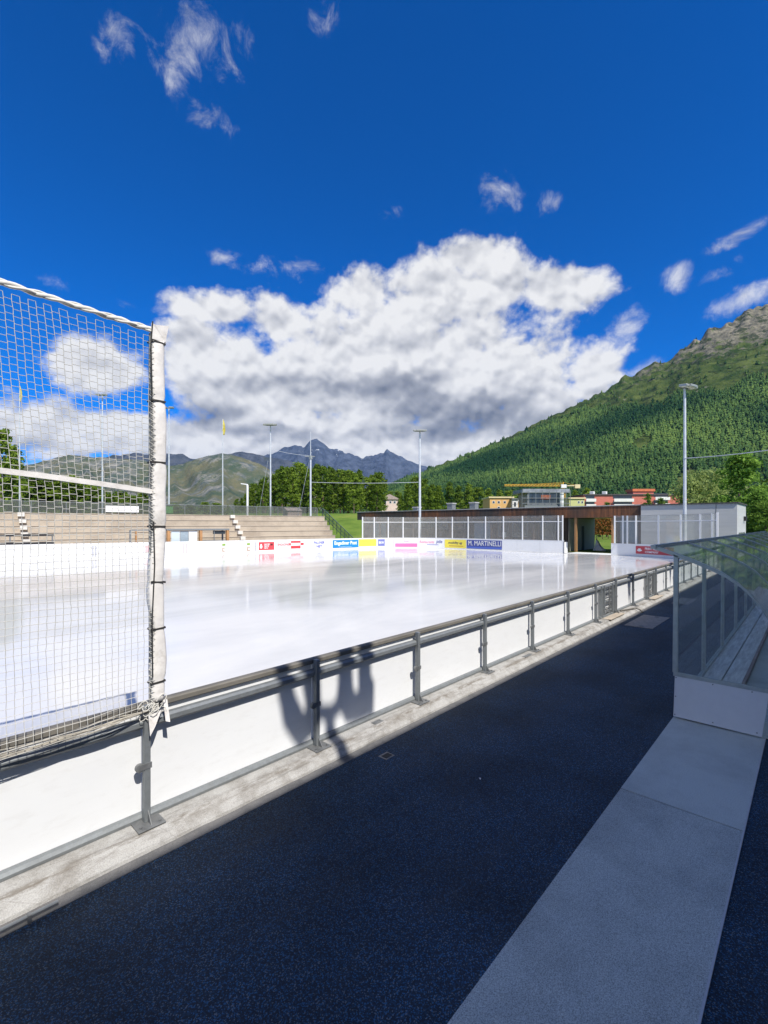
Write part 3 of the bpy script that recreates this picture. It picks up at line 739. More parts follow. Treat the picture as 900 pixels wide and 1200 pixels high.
# left to right along the far barrier
ad_rect(fb,X(108.5),X(109.6),0.40,1.0,(0.05,0.06,0.15),name='panel_mark'); ad_rect(fb,X(112),X(113),0.40,1.0,(0.05,0.06,0.15),name='panel_mark')
for px in (214.5,218): ad_rect(fb,X(px),X(px+0.7),0.42,1.0,(0.35,0.28,0.28),name='panel_mark')
ad_rect(fb,X(170),X(176),0.58,0.95,(0.72,0.45,0.45),name='banner')
for px in (260.5,289.5):
    ad_rect(fb,X(px),X(px+3.5),0.82,0.95,(0.25,0.38,0.08)); ad_rect(fb,X(px),X(px+3.4),0.46,0.70,(0.42,0.30,0.22)); ad_rect(fb,X(px+1),X(px+3.4),0.52,0.64,(0.8,0.78,0.74),u=-0.0095)
ad_text(fb,'Valentin wine',X(268),X(287),0.80,0.96,(0.50,0.56,0.36))
ad_rect(fb,X(299.3),X(299.9),0.40,1.0,(0.25,0.2,0.25),name='panel_mark')
o=ad_rect(fb,X(303),X(321),0.48,0.99,(0.60,0.06,0.07),label='red banner with a small white mark and white lines'); 
ad_rect(fb,X(305),X(306.6),0.58,0.86,WH,u=-0.0095); ad_rect(fb,X(304.3),X(307.6),0.64,0.76,WH,u=-0.0098)
for k,z in enumerate((0.84,0.72,0.60)): ad_text(fb,'PRINT MEDIA'[:9-k],X(310),X(316-k),z-0.05,z+0.05,WH,u=-0.0095,bold=0.02)
ad_rect(fb,X(316.8),X(319.5),0.76,0.88,(0.12,0.02,0.02),u=-0.0095)
ad_text(fb,'ENGADINER',X(325.5),X(340.5),0.72,0.88,(0.66,0.10,0.10),bold=0.03)
ad_rect(fb,X(341),X(352),0.90,1.02,RD); ad_rect(fb,X(341),X(352),0.52,0.70,RD); ad_rect(fb,X(352.4),X(356),0.74,0.88,RD); ad_rect(fb,X(339),X(341),0.74,0.88,RD)
ad_text(fb,'FALUNER',X(368),X(380.5),0.78,0.96,(0.06,0.07,0.42),bold=0.03); ad_text(fb,'NET',X(371),X(377.5),0.52,0.70,(0.06,0.07,0.42),bold=0.03)
ad_rect(fb,X(390),X(420),0.46,1.02,BL,label='blue banner reading Engadiner Post'); ad_text(fb,'Engadiner Post',X(392),X(418),0.60,0.94,WH,u=-0.0095,bold=0.03)
ad_text(fb,'engadinerpost',X(397),X(412),0.49,0.55,WH,u=-0.0095)
ad_rect(fb,X(420.6),X(441),0.52,1.04,YE,label='yellow banner between two blue ones'); ad_text(fb,'Volta',X(424.5),X(430.5),0.84,0.95,(0.35,0.28,0.05),u=-0.0095)
ad_rect(fb,X(443),X(451),0.52,1.02,(0.16,0.18,0.45),label='small violet-blue square banner'); ad_text(fb,'EKW',X(444),X(450),0.68,0.86,WH,u=-0.0095,bold=0.03)
ad_rect(fb,X(461.2),X(461.8),0.40,1.03,(0.5,0.3,0.4),name='panel_mark')
ad_rect(fb,X(463),X(489),0.44,0.70,PK,label='flat pink banner strip'); ad_text(fb,'Hotel',X(473),X(479),0.80,0.94,(0.35,0.1,0.3))
ad_text(fb,'Restaurants',X(491.5),X(509),0.72,0.92,(0.72,0.16,0.32),bold=0.01,italic=0.2); ad_text(fb,'jolie',X(511),X(518.5),0.66,0.98,(0.08,0.09,0.32),bold=0.02,italic=0.2)
ad_rect(fb,X(500),X(514),0.60,0.64,(0.3,0.3,0.6),name='underline')
ad_rect(fb,X(521.5),X(546),0.42,1.02,YE,label='yellow banner with dark script next to the navy banner'); ad_text(fb,'mobility ag',X(525),X(542),0.66,0.88,(0.03,0.03,0.08),u=-0.0095,bold=0.03,italic=0.3)
ad_rect(fb,X(526),X(543),0.54,0.58,(0.4,0.15,0.05),u=-0.0095,name='underline')
ad_rect(fb,X(547),X(588.5),0.42,1.03,NV,label='long navy banner reading M. MARTINELLI'); ad_rect(fb,X(547),X(588.5),0.44,0.56,(0.08,0.14,0.50),u=-0.0065)
ad_text(fb,'M. MARTINELLI',X(549),X(587),0.64,0.97,(0.8,0.8,0.72),u=-0.0145,bold=0.0)
def NX(px): return float(NRD[int(np.argmin(abs(NRP-px)))])
ad_rect(rb,NX(745),NX(790),0.36,1.0,(0.52,0.06,0.07),label='red banner with white mark on the curved corner boards')
ad_rect(rb,NX(748),NX(751),0.56,0.80,WH,u=-0.0095); ad_rect(rb,NX(746.8),NX(752.2),0.60,0.70,WH,u=-0.0098)
ad_text(rb,'PRINT MEDIA',NX(756),NX(774),0.70,0.90,WH,u=-0.0095,bold=0.02); ad_text(rb,'COMPANY',NX(756),NX(772),0.44,0.62,WH,u=-0.0095,bold=0.02)

# glass screens over the boards
def screen(label,dlist,ztop,lean=0.0,wide=0.095,bar=3.02,z0=1.165):
    dlist=sorted(dlist); t=thing('glass_screen',label,'screen',tuple(pp(dlist[0],0.03,1.165)))
    for d in dlist:
        m=MB(); m.bar(pp(d,0.03,z0+0.001),pp(d,0.03,ztop-0.5),wide); m.bar(pp(d,0.03,ztop-0.5),pp(d,0.03+lean,ztop),wide); m.build('post',M['white_paint'],t)
    for a,b in zip(dlist,dlist[1:]):
        m=MB(); psweep(m,a+0.03,b-0.03,[(0.028,z0+0.005),(0.034,z0+0.005),(0.034,ztop-0.02),(0.028,ztop-0.02)],0.8); m.build('pane',M['glass'],t)
    m=MB(); psweep(m,dlist[0],dlist[-1],rect(0.010,0.050,bar,bar+0.055),0.6); m.build('crossbar',M['white_paint'],t)
    m=MB(); psweep(m,dlist[0],dlist[-1],rect(0.018,0.042,ztop-0.018,ztop),0.6); m.build('top_bar',M['galv'],t)
    return t
sl=screen('long run of tall glass screens with thin white posts over the far boards',[X(p) for p in (424.8,438.7,455,472.5,491,510.7,530,548.5,568.8,590,612,636,654,659)],3.62,z0=1.291)
sr=screen('shorter curved run of glass screens with white posts in front of the grey block',[NX(p) for p in (720,730,735,745,771.5,797.5,820,834)]+[DS+0.3],3.52,lean=0.0,wide=0.11)
# threshold of the big gate
MB().b2(SE+0.4,SE+3.2,12.9,17.05,0.02,0.10).build('ramp',M['plank']); o=bpy.data.objects['ramp']; tag(o,'low grey ramp in the gap of the end boards','ramp')
g=thing('gate_leaf','narrow dark open gate leaf at the left edge of the end opening','gate',(SE,17.02,ZI))
MB().b2(SE+0.02,SE+0.9,17.03,17.07,ZI+0.02,1.15).build('leaf',M['board'],g); MB().b2(SE-0.03,SE+0.015,16.985,17.03,ZI,1.2).build('hinge_post',M['dark'],g)

# ---------------------------------------------------------------- clubhouse and grey block
def clubhouse():
    t=thing('clubhouse','long low dark wooden clubhouse with flat roof behind the end boards','building',(48,30,0))
    S=48.0;S1=56.0;T0=11.86;T1=49.0
    m=MB().b2(S,S+0.12,T0,T1+0.4,3.46,4.55).b2(S+0.12,S1,T1+0.28,T1+0.4,3.46,4.55); m.build('fascia',M['fascia'],t)
    MB().b2(S-0.06,S1+0.1,T0,T1+0.46,4.553,4.64).b2(S+0.122,S1,T0,T1+0.27,3.47,4.55).build('roof',M['roofmetal'],t)
    m=MB().b2(S+0.9,S1,18.62,T1,0.0,3.465); w=m.build('wall',M['facade'],t)
    MB().b2(S+0.9,S1,T0+0.01,14.25,0.0,3.465).build('wall',M['facade'],t)
    MB().b2(S+0.3,S1-0.01,18.602,18.617,0.03,3.4).build('passage_panel',mat('grey_green_panel',(0.30,0.30,0.26),0.7,var=0.15),t)
    MB().b2(S+3.9,S+4.6,18.57,18.60,0.03,2.6).build('passage_door',M['dark'],t)
    MB().b2(S+0.15,S+0.35,17.75,17.98,0.02,3.46).build('column',M['wood_or'],t)
    MB().b2(S+0.15,S+0.33,14.30,14.46,0.02,3.46).build('column',M['wood_or'],t)
    for tt in (22.3,27.4,33,39,45): MB().b2(S+0.15,S+0.33,tt,tt+0.16,0.02,3.46).build('column',M['facade'],t)
    def win(a,b,z0,z1,mm,nm='window'):
        f=MB()
        f.b2(S+0.86,S+0.898,a,b,z0,z0+0.07).b2(S+0.86,S+0.898,a,b,z1-0.07,z1).b2(S+0.86,S+0.898,a,a+0.07,z0+0.07,z1-0.07).b2(S+0.86,S+0.898,b-0.07,b,z0+0.07,z1-0.07)
        fo=f.build(nm,M['galv'],t); MB().b2(S+0.875,S+0.897,a+0.072,b-0.072,z0+0.072,z1-0.072).build('pane',mm,fo)
    win(20.2,21.9,1.2,3.2,M['glassdark']); win(23.3,25.2,1.4,3.1,M['glassdark']); win(25.6,27.0,1.4,3.1,M['glassdark'])
    win(27.8,30.2,0.1,3.0,M['blueglass'],'door'); win(31.5,33.5,2.2,3.2,M['glassdark']); win(34.0,36.0,2.2,3.2,M['glassdark']); win(36.5,38.5,2.2,3.2,M['glassdark'])
    win(39.6,41.6,2.2,3.2,M['glassdark']); win(44.5,46.8,0.1,3.0,M['blueglass'],'door'); win(12.3,13.9,1.0,3.2,M['blueglass'])
    nb=MB().b2(S+0.80,S+0.855,26.0,26.4,1.3,1.9).build('notice',M['white_paint'],t)
    return t
clubhouse()
gb=thing('grey_block','plain pale grey rectangular block building at the right end of the wooden clubhouse','building',(48,8,0))
MB().b2(47.9,54.5,4.7,11.82,0.0,4.52).build('wall',M['greyblock'],gb)
MB().b2(47.8,54.6,4.6,11.85,4.523,4.62).build('roof',M['roofdark'],gb)
MB().b2(47.885,47.897,6.1,6.14,0.1,4.5).build('downpipe',M['galv_dark'],gb)
for s in (49.0,50.6,52.3): 
    w=MB().b2(s,s+1.1,4.66,4.697,0.4,2.1).build('window',M['galv'],gb); MB().b2(s+0.08,s+1.02,4.65,4.659,0.48,2.02).build('pane',M['glassdark'],w)
MB().b2(52.6,53.2,4.5,4.69,3.1,3.5).build('wall_lamp',M['dark'],gb)
for k,(px,lab) in enumerate(((488.5,'smallest grey roof vent box, left of its two fellows on the clubhouse roof'),(529,'grey metal roof vent box, middle of three on the clubhouse roof'),(555.5,'grey metal roof vent box nearest the yellow house, on the clubhouse roof'))):
    Z=proj((51,30,4))[2]; r=(px-450)/F; s=51.0; tt=s*(SA-CA*r)/(CA+SA*r); Zp=s*CA+tt*SA
    v=thing('roof_vent',lab,'vent',(s,tt,4.64),0,'vent boxes on the clubhouse roof'); hh=0.95 if k else 0.6
    MB().b2(s-0.4,s+0.4,tt-0.4,tt+0.4,4.641,4.64+hh-0.15).build('housing',M['galv'],v); MB().b2(s-0.48,s+0.48,tt-0.48,tt+0.48,4.64+hh-0.148,4.64+hh).build('cowl',M['roofmetal'],v)

# ---------------------------------------------------------------- concrete stand behind the far side
FD=Vector((-math.sin(R(77.8)),math.cos(R(77.8)),0)); FD=Vector((FD.x,FD.y,0)); FN=Vector((-FD.y*-1,-FD.x,0))
FD=(pp(CUM[-1]-2)-pp(CUM[-1]-20)).normalized(); FN=Vector((FD.y,-FD.x,0))      # along far side (towards screen left), outward
ORG=pp(dfar(400),0,0)
def fl(a,u,z): return ORG+FD*a+FN*u+Vector((0,0,z))
def solve_a(px,u,z=2):
    best=min(((abs(proj(fl(a,u,z))[0]-px),a) for a in np.arange(-10,60,0.05) if proj(fl(a,u,z))[2]>2)); return best[1]
st=thing('concrete_stand','broad stepped beige concrete spectator stand along the far side of the rink','stand',tuple(fl(10,3,0)))
NR=6; U0=2.8; DU=0.95; Z0=0.95; DZ=0.56
aR0=solve_a(396,U0); aR1=solve_a(376,U0+NR*DU); aL=52
for k in range(NR):
    u=U0+k*DU; z=Z0+k*DZ; aR=aR0+(aR1-aR0)*k/(NR-1)
    m=MB(); m.sweep([[fl(a,u,0),fl(a,u+DU+0.0 if k<NR-1 else u+DU+1.5,0),fl(a,u+DU if k<NR-1 else u+DU+1.5,z+DZ*0),fl(a,u,z)] for a in (aR,aL)])
    m.build('step',M['stand'],st)
    m=MB(); m.sweep([[fl(a,u-0.05,z+0.003),fl(a,u+0.28,z+0.003),fl(a,u+0.28,z+0.05),fl(a,u-0.05,z+0.05)] for a in (aR,aL)])
    m.build('nosing',mat('pale_nosing',(0.50,0.43,0.34),0.85,var=0.12,scale=1) if k==0 else bpy.data.materials['pale_nosing'],st)
pst=mat('pale_stair_concrete',(0.66,0.62,0.55),0.85,var=0.06)
def stair(px0,px1):
    for k in range(NR):
        u=U0+k*DU; z=Z0+k*DZ; px=px0+(px1-px0)*k/(NR-1); a=solve_a(px,u,z)
        m=MB(); m.sweep([[fl(x,u-0.42,z-0.28),fl(x,u+0.35,z-0.28),fl(x,u+0.35,z+0.06),fl(x,u-0.42,z+0.06)] for x in (a-0.2,a+0.28)]); m.build('stair_tread',pst,st)
stair(287,272); stair(33,26)
for k,px in enumerate((305,320,334,348,361,373)):
    a=solve_a(px,U0,0.9); m=MB(); m.sweep([[fl(x,U0-0.08,0.3),fl(x,U0-0.01,0.3),fl(x,U0-0.01,0.98),fl(x,U0-0.08,0.98)] for x in (a-0.1,a+0.1)]); m.build('joint_post',pst,st)
ZT=Z0+(NR-1)*DZ; UB=U0+NR*DU+0.6
# fence on the back of the stand
fe=thing('wire_fence','low grey wire mesh fence along the top of the concrete stand','fence',tuple(fl(15,UB,ZT)))
for k,a in enumerate(np.arange(aR1+0.2,aL-1,2.6)):
    MB().bar(fl(a,UB,ZT+0.05),fl(a,UB,ZT+1.15),0.05).build('post',M['galv'],fe)
m=MB(); m.sweep([[fl(a,UB-0.01,ZT+0.1),fl(a,UB+0.01,ZT+0.1),fl(a,UB+0.01,ZT+1.08),fl(a,UB-0.01,ZT+1.08)] for a in (aR1+0.2,aL-1)]); m.build('mesh',M['fence_mesh'],fe)
m=MB().bar(fl(aR1+0.2,UB,ZT+1.12),fl(aL-1,UB,ZT+1.12),0.05); m.build('top_rail',M['galv'],fe)
# sloping side railing
rl=thing('side_railing','dark green sloping railing down the right side of the stand','railing',tuple(fl(aR0-1,U0,0)))
A=fl(aR1-0.5,UB,ZT+0.05); B=fl(aR0-1.6,U0-0.6,0.25)
for k in range(9):
    q=A.lerp(B,k/8); MB().bar(q-Vector((0,0,0.4 if k<8 else 0.2)),q+Vector((0,0,1.05)),0.06).build('post',M['greenrail'],rl)
m=MB().bar(A+Vector((0,0,1.05)),B+Vector((0,0,1.05)),0.07).bar(A+Vector((0,0,0.55)),B+Vector((0,0,0.55)),0.05).bar(A+Vector((0,0,0.1)),B+Vector((0,0,0.1)),0.05)
for k in range(40):
    q=A.lerp(B,k/39); m.bar(q+Vector((0,0,0.1)),q+Vector((0,0,1.05)),0.02)
m.build('rails',M['greenrail'],rl)
# timekeeper booth and penalty boxes in front of the stand
bt=thing('team_booth','low booth with white window panels and varnished wooden posts in front of the stand','booth',tuple(fl(14,1.0,0)))
a0=solve_a(265,1.0,2.2); a1=solve_a(196,1.0,2.2); am_=solve_a(234,1.0,2.2)
UBT=2.3
m=MB(); m.sweep([[fl(a,0.45,2.26),fl(a,UBT,2.20),fl(a,UBT,2.32),fl(a,0.45,2.40)] for a in (a0-0.15,a1+0.15)]); m.build('roof',M['galv'],bt)
for a in (a0,am_,a1): MB().bar(fl(a,0.6,0.03),fl(a,0.6,2.26),0.24).build('post',M['wood_or'],bt)
for a in (a0,am_,a1): MB().bar(fl(a,UBT-0.15,0.03),fl(a,UBT-0.15,2.20),0.12).build('post',M['galv'],bt)
pw=mat('pale_window_panel',(0.55,0.62,0.64),0.25,var=0.05)
n=3
for k in range(n):
    x0=am_+0.3+(a1-am_-0.5)*k/n; x1=am_+0.3+(a1-am_-0.5)*(k+1)/n-0.04
    m=MB(); m.sweep([[fl(a,0.58,0.9),fl(a,0.62,0.9),fl(a,0.62,2.2),fl(a,0.58,2.2)] for a in (x0,x1)]); m.build('window_panel',M['white_paint'] if k==0 else (mat('grey_window_panel',(0.30,0.36,0.40),0.2,var=0.1) if k==1 else pw),bt)
m=MB(); m.sweep([[fl(a,0.60,1.3),fl(a,0.66,1.3),fl(a,0.66,1.36),fl(a,0.60,1.36)] for a in (a0,am_)]); m.bar(fl((a0+am_)/2,0.6,0.05),fl((a0+am_)/2,0.6,2.25),0.06); m.build('rail',M['galv'],bt)
m=MB(); m.sweep([[fl(a,0.60,1.9),fl(a,0.66,1.9),fl(a,0.66,2.2),fl(a,0.60,2.2)] for a in (a0+0.2,a0+1.3)]); m.build('sign_panel',M['glassdark'],bt)
# second booth seen through the net: grey frame with one wood post
a0b=solve_a(176,1.0,2.2); a1b=solve_a(152,1.0,2.2)
b2=thing('team_booth','half hidden grey booth frame with one orange post behind the net','booth',tuple(fl(a0b,1.0,0)))
MB().bar(fl(a1b,0.6,2.3),fl(a0b,0.6,2.3),0.1).bar(fl(a1b,0.6,0.03),fl(a1b,0.6,2.3),0.1).bar(fl(a0b,0.6,0.03),fl(a0b,0.6,2.3),0.1).build('frame',M['galv'],b2)
MB().bar(fl(a1b-0.45,0.6,0.03),fl(a1b-0.45,0.6,2.2),0.14).build('post',M['wood_or'],b2)
# benches at far left
bn=thing('bench','dark slatted bench on steel legs at the foot of the stand on the left','bench',tuple(fl(solve_a(30,1.4,1.5),1.4,0.9)))
ab0=solve_a(63,1.4,1.6); ab1=ab0+11
MB().bar(fl(ab0,1.4,1.95),fl(ab1,1.4,1.95),0.10,0.16).build('backrest',M['dark'],bn); MB().bar(fl(ab0,1.1,1.35),fl(ab1,1.1,1.35),0.35,0.16).build('seat',M['dark'],bn)
for k in range(5):
    a=ab0+0.1+k*2.6; MB().bar(fl(a,1.3,0.02),fl(a,1.4,1.95),0.08).build('leg',M['galv'],bn)
# banner board and boulder block on top
aa=solve_a(143,UB-0.5,ZT); zc=hgt(596.5,proj(fl(aa,UB-0.5,0))[2])
bo=thing('blank_board','plain white blank board standing on the stand seen through the net','board',tuple(fl(aa,UB-0.5,ZT)))
x0=solve_a(163,UB-0.5,ZT);x1=solve_a(124,UB-0.5,ZT)
MB().bar(fl(x0,UB-0.3,zc),fl(x1,UB-0.3,zc),0.05,0.62).build('panel',M['white_paint'],bo)
for x in (x0+0.5,x1-0.5): MB().bar(fl(x,UB-0.22,ZT-0.3),fl(x,UB-0.22,zc),0.06).build('leg',M['galv'],bo)
x0=solve_a(352,UB+2,ZT);x1=solve_a(335,UB+2,ZT)
sh=thing('stone_shed','small pinkish stone hut peeping over the fence at the right of the stand','hut',tuple(fl((x0+x1)/2,UB+2,2)))
m=MB(); m.sweep([[fl(a,UB+1.5,1.0),fl(a,UB+3,1.0),fl(a,UB+3,ZT+0.75),fl(a,UB+1.5,ZT+0.75)] for a in (x0,x1)]); m.build('wall',M['stone'],sh)
m=MB(); m.sweep([[fl(a,UB+1.35,ZT+0.752),fl(a,UB+3.15,ZT+0.752),fl(a,UB+2.3,ZT+1.15)] for a in (x0-0.15,x1+0.15)]); m.build('roof',M['stone'],sh)
x=solve_a(198,UB+1,ZT)
gc=thing('green_cabinet','bright green cabinet behind the fence just right of the net pad','cabinet',tuple(fl(x,UB+1.2,ZT-0.3)))
m=MB(); m.sweep([[fl(a,UB+0.8,ZT-0.4),fl(a,UB+1.4,ZT-0.4),fl(a,UB+1.4,ZT+1.0),fl(a,UB+0.8,ZT+1.0)] for a in (x-0.35,x+0.4)]); m.build('body',M['greenbox'],gc)
m=MB(); m.sweep([[fl(a,UB+0.74,ZT+1.003),fl(a,UB+1.46,ZT+1.003),fl(a,UB+1.46,ZT+1.08),fl(a,UB+0.74,ZT+1.08)] for a in (x-0.4,x+0.45)]); m.build('lid',M['greenrail'],gc)
# bank behind the stand, so that the fence and masts stand on earth
m=MB(); m.sweep([[fl(a,UB+0.9,0),fl(a,UB+9.0,0),fl(a,UB+8.9,ZT-0.9),fl(a,UB+0.9,ZT-0.4)] for a in (aR1-2,aL+10)]); struct(m.build('embankment',M['grass']))

# ---------------------------------------------------------------- masts, lamps, cables
def mast(px,ytop,Z,zb,label,head,name='floodlight_mast',cat='floodlight',r=0.11,rz=0.0,group='tall lamp masts round the rink'):
    b=cw((px-450)/F*Z,Z,zb); zt=hgt(ytop,Z)
    t=thing(name,label,cat,tuple(b),0,group)
    MB().cyl((b.x,b.y,zb),(b.x,b.y,zt),r,r*0.6,n=12).build('pole',M['pole'],t)
    MB().b2(b.x-r*2,b.x+r*2,b.y-r*2,b.y+r*2,zb,zb+0.04).build('base_plate',M['galv_dark'],t)
    if head:
        R3=Matrix.Translation((b.x,b.y,zt))@Matrix.Rotation(math.atan2(RGT[1],RGT[0])+rz,4,'Z')
        MB().box((0,0,0.05),(2.0,0.09,0.09),M4=R3@Matrix.Scale(0.6,4,(1,0,0))).build('crossarm',M['galv'],t)
        for sx in (-0.56,-0.2,0.2,0.56)[:head] if head>2 else ((-0.4,0.4)):
            Rl=R3@Matrix.Translation((sx,-0.25 if abs(sx)>0.3 else -0.4,0.10))@Matrix.Rotation(R(8),4,'X')
            l=MB(); l.box((0,0,0),(0.44,0.60,0.18),M4=Rl,bev=0.03); lo=l.build('lamp_head',M['lamp'],t)
            MB().box((0,0,-0.1),(0.36,0.48,0.015),M4=Rl).build('lamp_glass',M['lampglass'],lo)
    return t
mast(120,464,58,ZT-0.6,'floodlight mast behind the stand seen through the net, its small square head dull green','' or 2)
mast(198,479,57,ZT-0.6,'floodlight mast rising just right of the white net pad',2)
mast(317,499,57,ZT-0.6,'floodlight mast with wide flat lamps above the stand stairs',4)
mast(492,506,54,0.0,'white floodlight mast at the far corner of the rink behind the pink banner',4,r=0.16)
mast(802.5,455.5,35.6,0.0,'tall floodlight mast before the grey block, above the shelter roof',4,r=0.135,rz=R(30))
# flagpoles
def flagpole(px,ytop,Z,label,flag=True,col=None):
    b=cw((px-450)/F*Z,Z,ZT-0.6); zt=hgt(ytop,Z)
    t=thing('flagpole',label,'flagpole',tuple(b),0,'flagpoles behind the stand')
    MB().cyl((b.x,b.y,b.z),(b.x,b.y,zt),0.085,0.045,n=10).build('pole',M['pole'],t)
    if flag:
        rings=[]
        for k in range(9):
            z=zt-0.1-k*0.23; w=0.10+0.22*math.sin(min(1,k/7)*2.4); 
            rings.append([(b.x+SA*x*w-0.03*k*SA*0+0.02*math.sin(k*2+x*3),b.y-CA*x*w+y*0.06+0.03*math.sin(k+x*5),z) for x,y in ((-0.2,0),(0.15,1),(0.5,-0.6),(0.8,0.7),(1.0,0),(0.6,-1),(0.2,0.1),(-0.1,-0.8))])
        MB().sweep(rings).build('flag',M['flagcloth'],t,smooth=True)
    MB().cyl((b.x,b.y,zt),(b.x,b.y,zt+0.12),0.07,0.02,n=8).build('finial',M['galv'],t)
    return t
flagpole(23,452,56,'flagpole with bunched yellow flag farthest left behind the net',True)
flagpole(261,491,57,'flagpole with limp narrow yellow flag left of the wide floodlight mast',True)
am0=cw((364-450)/F*57,57,ZT-0.6)
an=thing('antenna_mast','slim bare antenna mast with small crossbar at the right end of the stand','mast',tuple(am0))
MB().cyl(am0,(am0.x,am0.y,hgt(535,57)),0.12,0.10,n=10).cyl((am0.x,am0.y,hgt(535,57)),(am0.x,am0.y,hgt(506,57)),0.05,0.03,n=8).build('pole',M['pole'],an)
m=MB(); q=at(364,535,57); m.bar(q-Vector((SA,-CA,0))*0.7,q+Vector((SA,-CA,0))*0.5,0.07).box(tuple(q+Vector((0,0,-0.1))),(0.3,0.3,0.4)); m.build('crossbar',M['lamp'],an)
m=MB().bar(at(363,537,57),at(350,600,59),0.03); m.build('guy_wire',M['pole'],an)
w2=MB().bar(at(314,540,57),at(304,597,59),0.03).build('guy_wire',M['pole']); tag(w2,'thin slanting guy wire left of the wide floodlight mast','wire')
sl_=cw((290-450)/F*55,55,ZT-0.2); zt=hgt(567,55)
s_=thing('street_lamp','short white bent-arm lamp standing on top of the concrete stand','lamp',tuple(sl_))
MB().tube([sl_,(sl_.x,sl_.y,zt-0.25),tuple(sl_+Vector((-SA*0.05,CA*0.05,zt-sl_.z-0.08)))],[0.13,0.12,0.1],10).build('pole',M['white_paint'],s_)
MB().bar((sl_.x,sl_.y,zt-0.08),(sl_.x-SA*0.75,sl_.y+CA*0.75,zt+0.02),0.2,0.1).build('lamp_head',M['white_paint'],s_)
def cable(p0,p1,sag,label,r=0.03,m=None):
    pts=[]
    for k in range(17):
        f=k/16; q=Vector(p0).lerp(Vector(p1),f); q.z-=sag*4*f*(1-f); pts.append(q)
    o=MB().tube(pts,r,5).build('cable',m or M['pole']); tag(o,label,'cable'); return o
cable(at(364,565,57),at(492,565,54),0.12,'thin pale cable between the antenna mast and the far corner floodlight',0.026)
cable(at(802.5,537,35.6),cw((905-450)/F*26,26,hgt(527,26)),0.06,'pale cable running right from the mast in front of the hill',0.028)
cable(at(317,526,57),at(364,534,57),0.15,'thin cable hung high between the floodlight mast and the antenna mast',0.02)

# ---------------------------------------------------------------- shelter (players' bench)
def shelter():
    t=thing('bench_shelter','long players bench shelter with curved glass roof and a white end panel at right','shelter',(7.7,1.0,0))
    S0=7.7; L=20.3; fr=M['shelter_frame']
    arc=[(1.74,2.425),(1.48,2.335),(1.25,2.245),(1.08,2.17),(0.91,2.085),(0.74,1.96),(0.62,1.83),(0.52,1.69),(0.44,1.53),(0.385,1.3),(0.36,1.0),(0.355,0.66)]
    ys=[a[0] for a in arc]; zs=[a[1] for a in arc]
    MB().prism([(S0,1.485,0.03),(S0,0.50,0.03),(S0,0.43,0.605),(S0,1.465,0.605)],(0.03,0,0)).build('end_panel',mat('white_end_panel',(0.70,0.70,0.71),0.35,var=0.03,dirt=0.1,dirtcol=(0.5,0.5,0.5)),t)
    m=MB()
    for y,z in ((1.45,0.585),(1.02,0.585),(0.6,0.585),(1.465,0.06),(1.02,0.07),(0.55,0.07),(1.455,0.32)): m.cyl((S0-0.004,y,z),(S0+0.01,y,z),0.007,n=8)
    m.build('screw',M['dark'],t)
    MB().b2(S0-0.006,S0+0.045,0.40,1.485,0.606,0.655).build('sill_rail',fr,t)
    posts=[S0+0.0+k*2.3 for k in range(10)]
    for i,s in enumerate(posts):
        MB().prism([(s,1.495,0.12 if i else 0.656),(s,1.435,0.12 if i else 0.656),(s,1.425,2.30),(s,1.48,2.33)],(0.065,0,0)).build('post',fr,t)
        rib=MB(); th=0.06
        rib.sweep([[(s,y,z+0.025),(s+0.06,y,z+0.025),(s+0.06,y-0.02,z+0.025-th),(s,y-0.02,z+0.025-th)] for y,z in arc]); rib.build('roof_rib',fr,t)
    for a,b in zip(posts,posts[1:]):
        m=MB(); m.sweep([[(a+0.052,y,z+0.012),(b-0.002,y,z+0.012),(b-0.002,y,z+0.006),(a+0.052,y,z+0.006)] for y,z in arc]); m.build('roof_sheet',M['shelter_roof'],t,smooth=False)
        m=MB().b2(a+0.055,b-0.005,1.448,1.456,0.16,2.24); m.build('front_pane',M['shelter_glass'],t)
    MB().b2(S0-0.03,posts[-1]+0.06,1.70,1.765,2.40,2.455).b2(S0+0.051,posts[-1],1.44,1.485,2.26,2.30).build('front_beam',fr,t)
    MB().b2(S0+0.051,posts[-1],1.43,1.49,0.12,0.158).build('front_sill',fr,t)
    MB().prism([(S0+0.012,1.43,0.658),(S0+0.012,1.425,2.25),(S0+0.012,1.08,2.12),(S0+0.012,0.91,2.03),(S0+0.012,0.74,1.90),(S0+0.012,0.62,1.77),(S0+0.012,0.5,1.58),(S0+0.012,0.42,1.3),(S0+0.012,0.40,0.658)],(0.006,0,0)).build('end_pane',M['shelter_glass'],t)
    MB().b2(S0+0.032,posts[-1],0.36,0.40,0.02,0.655).build('back_panel',M['board'],t)
    MB().b2(S0+0.05,posts[-1],0.42,0.85,0.008,0.05).build('floor',M['path_far'],t)
    k=0
    for a in np.arange(S0+0.05,posts[-1],1.93):
        for y0,y1 in ((0.90,1.155),(1.175,1.425)):
            MB().b2(a,min(a+1.915,posts[-1]),y0,y1,0.03,0.118,bev=0.004).build('floor_plank',M['plank'],t)
    MB().b2(S0+0.05,posts[-1],0.862,0.90,0.03,0.112).build('step_edge',M['stone'],t)
shelter()

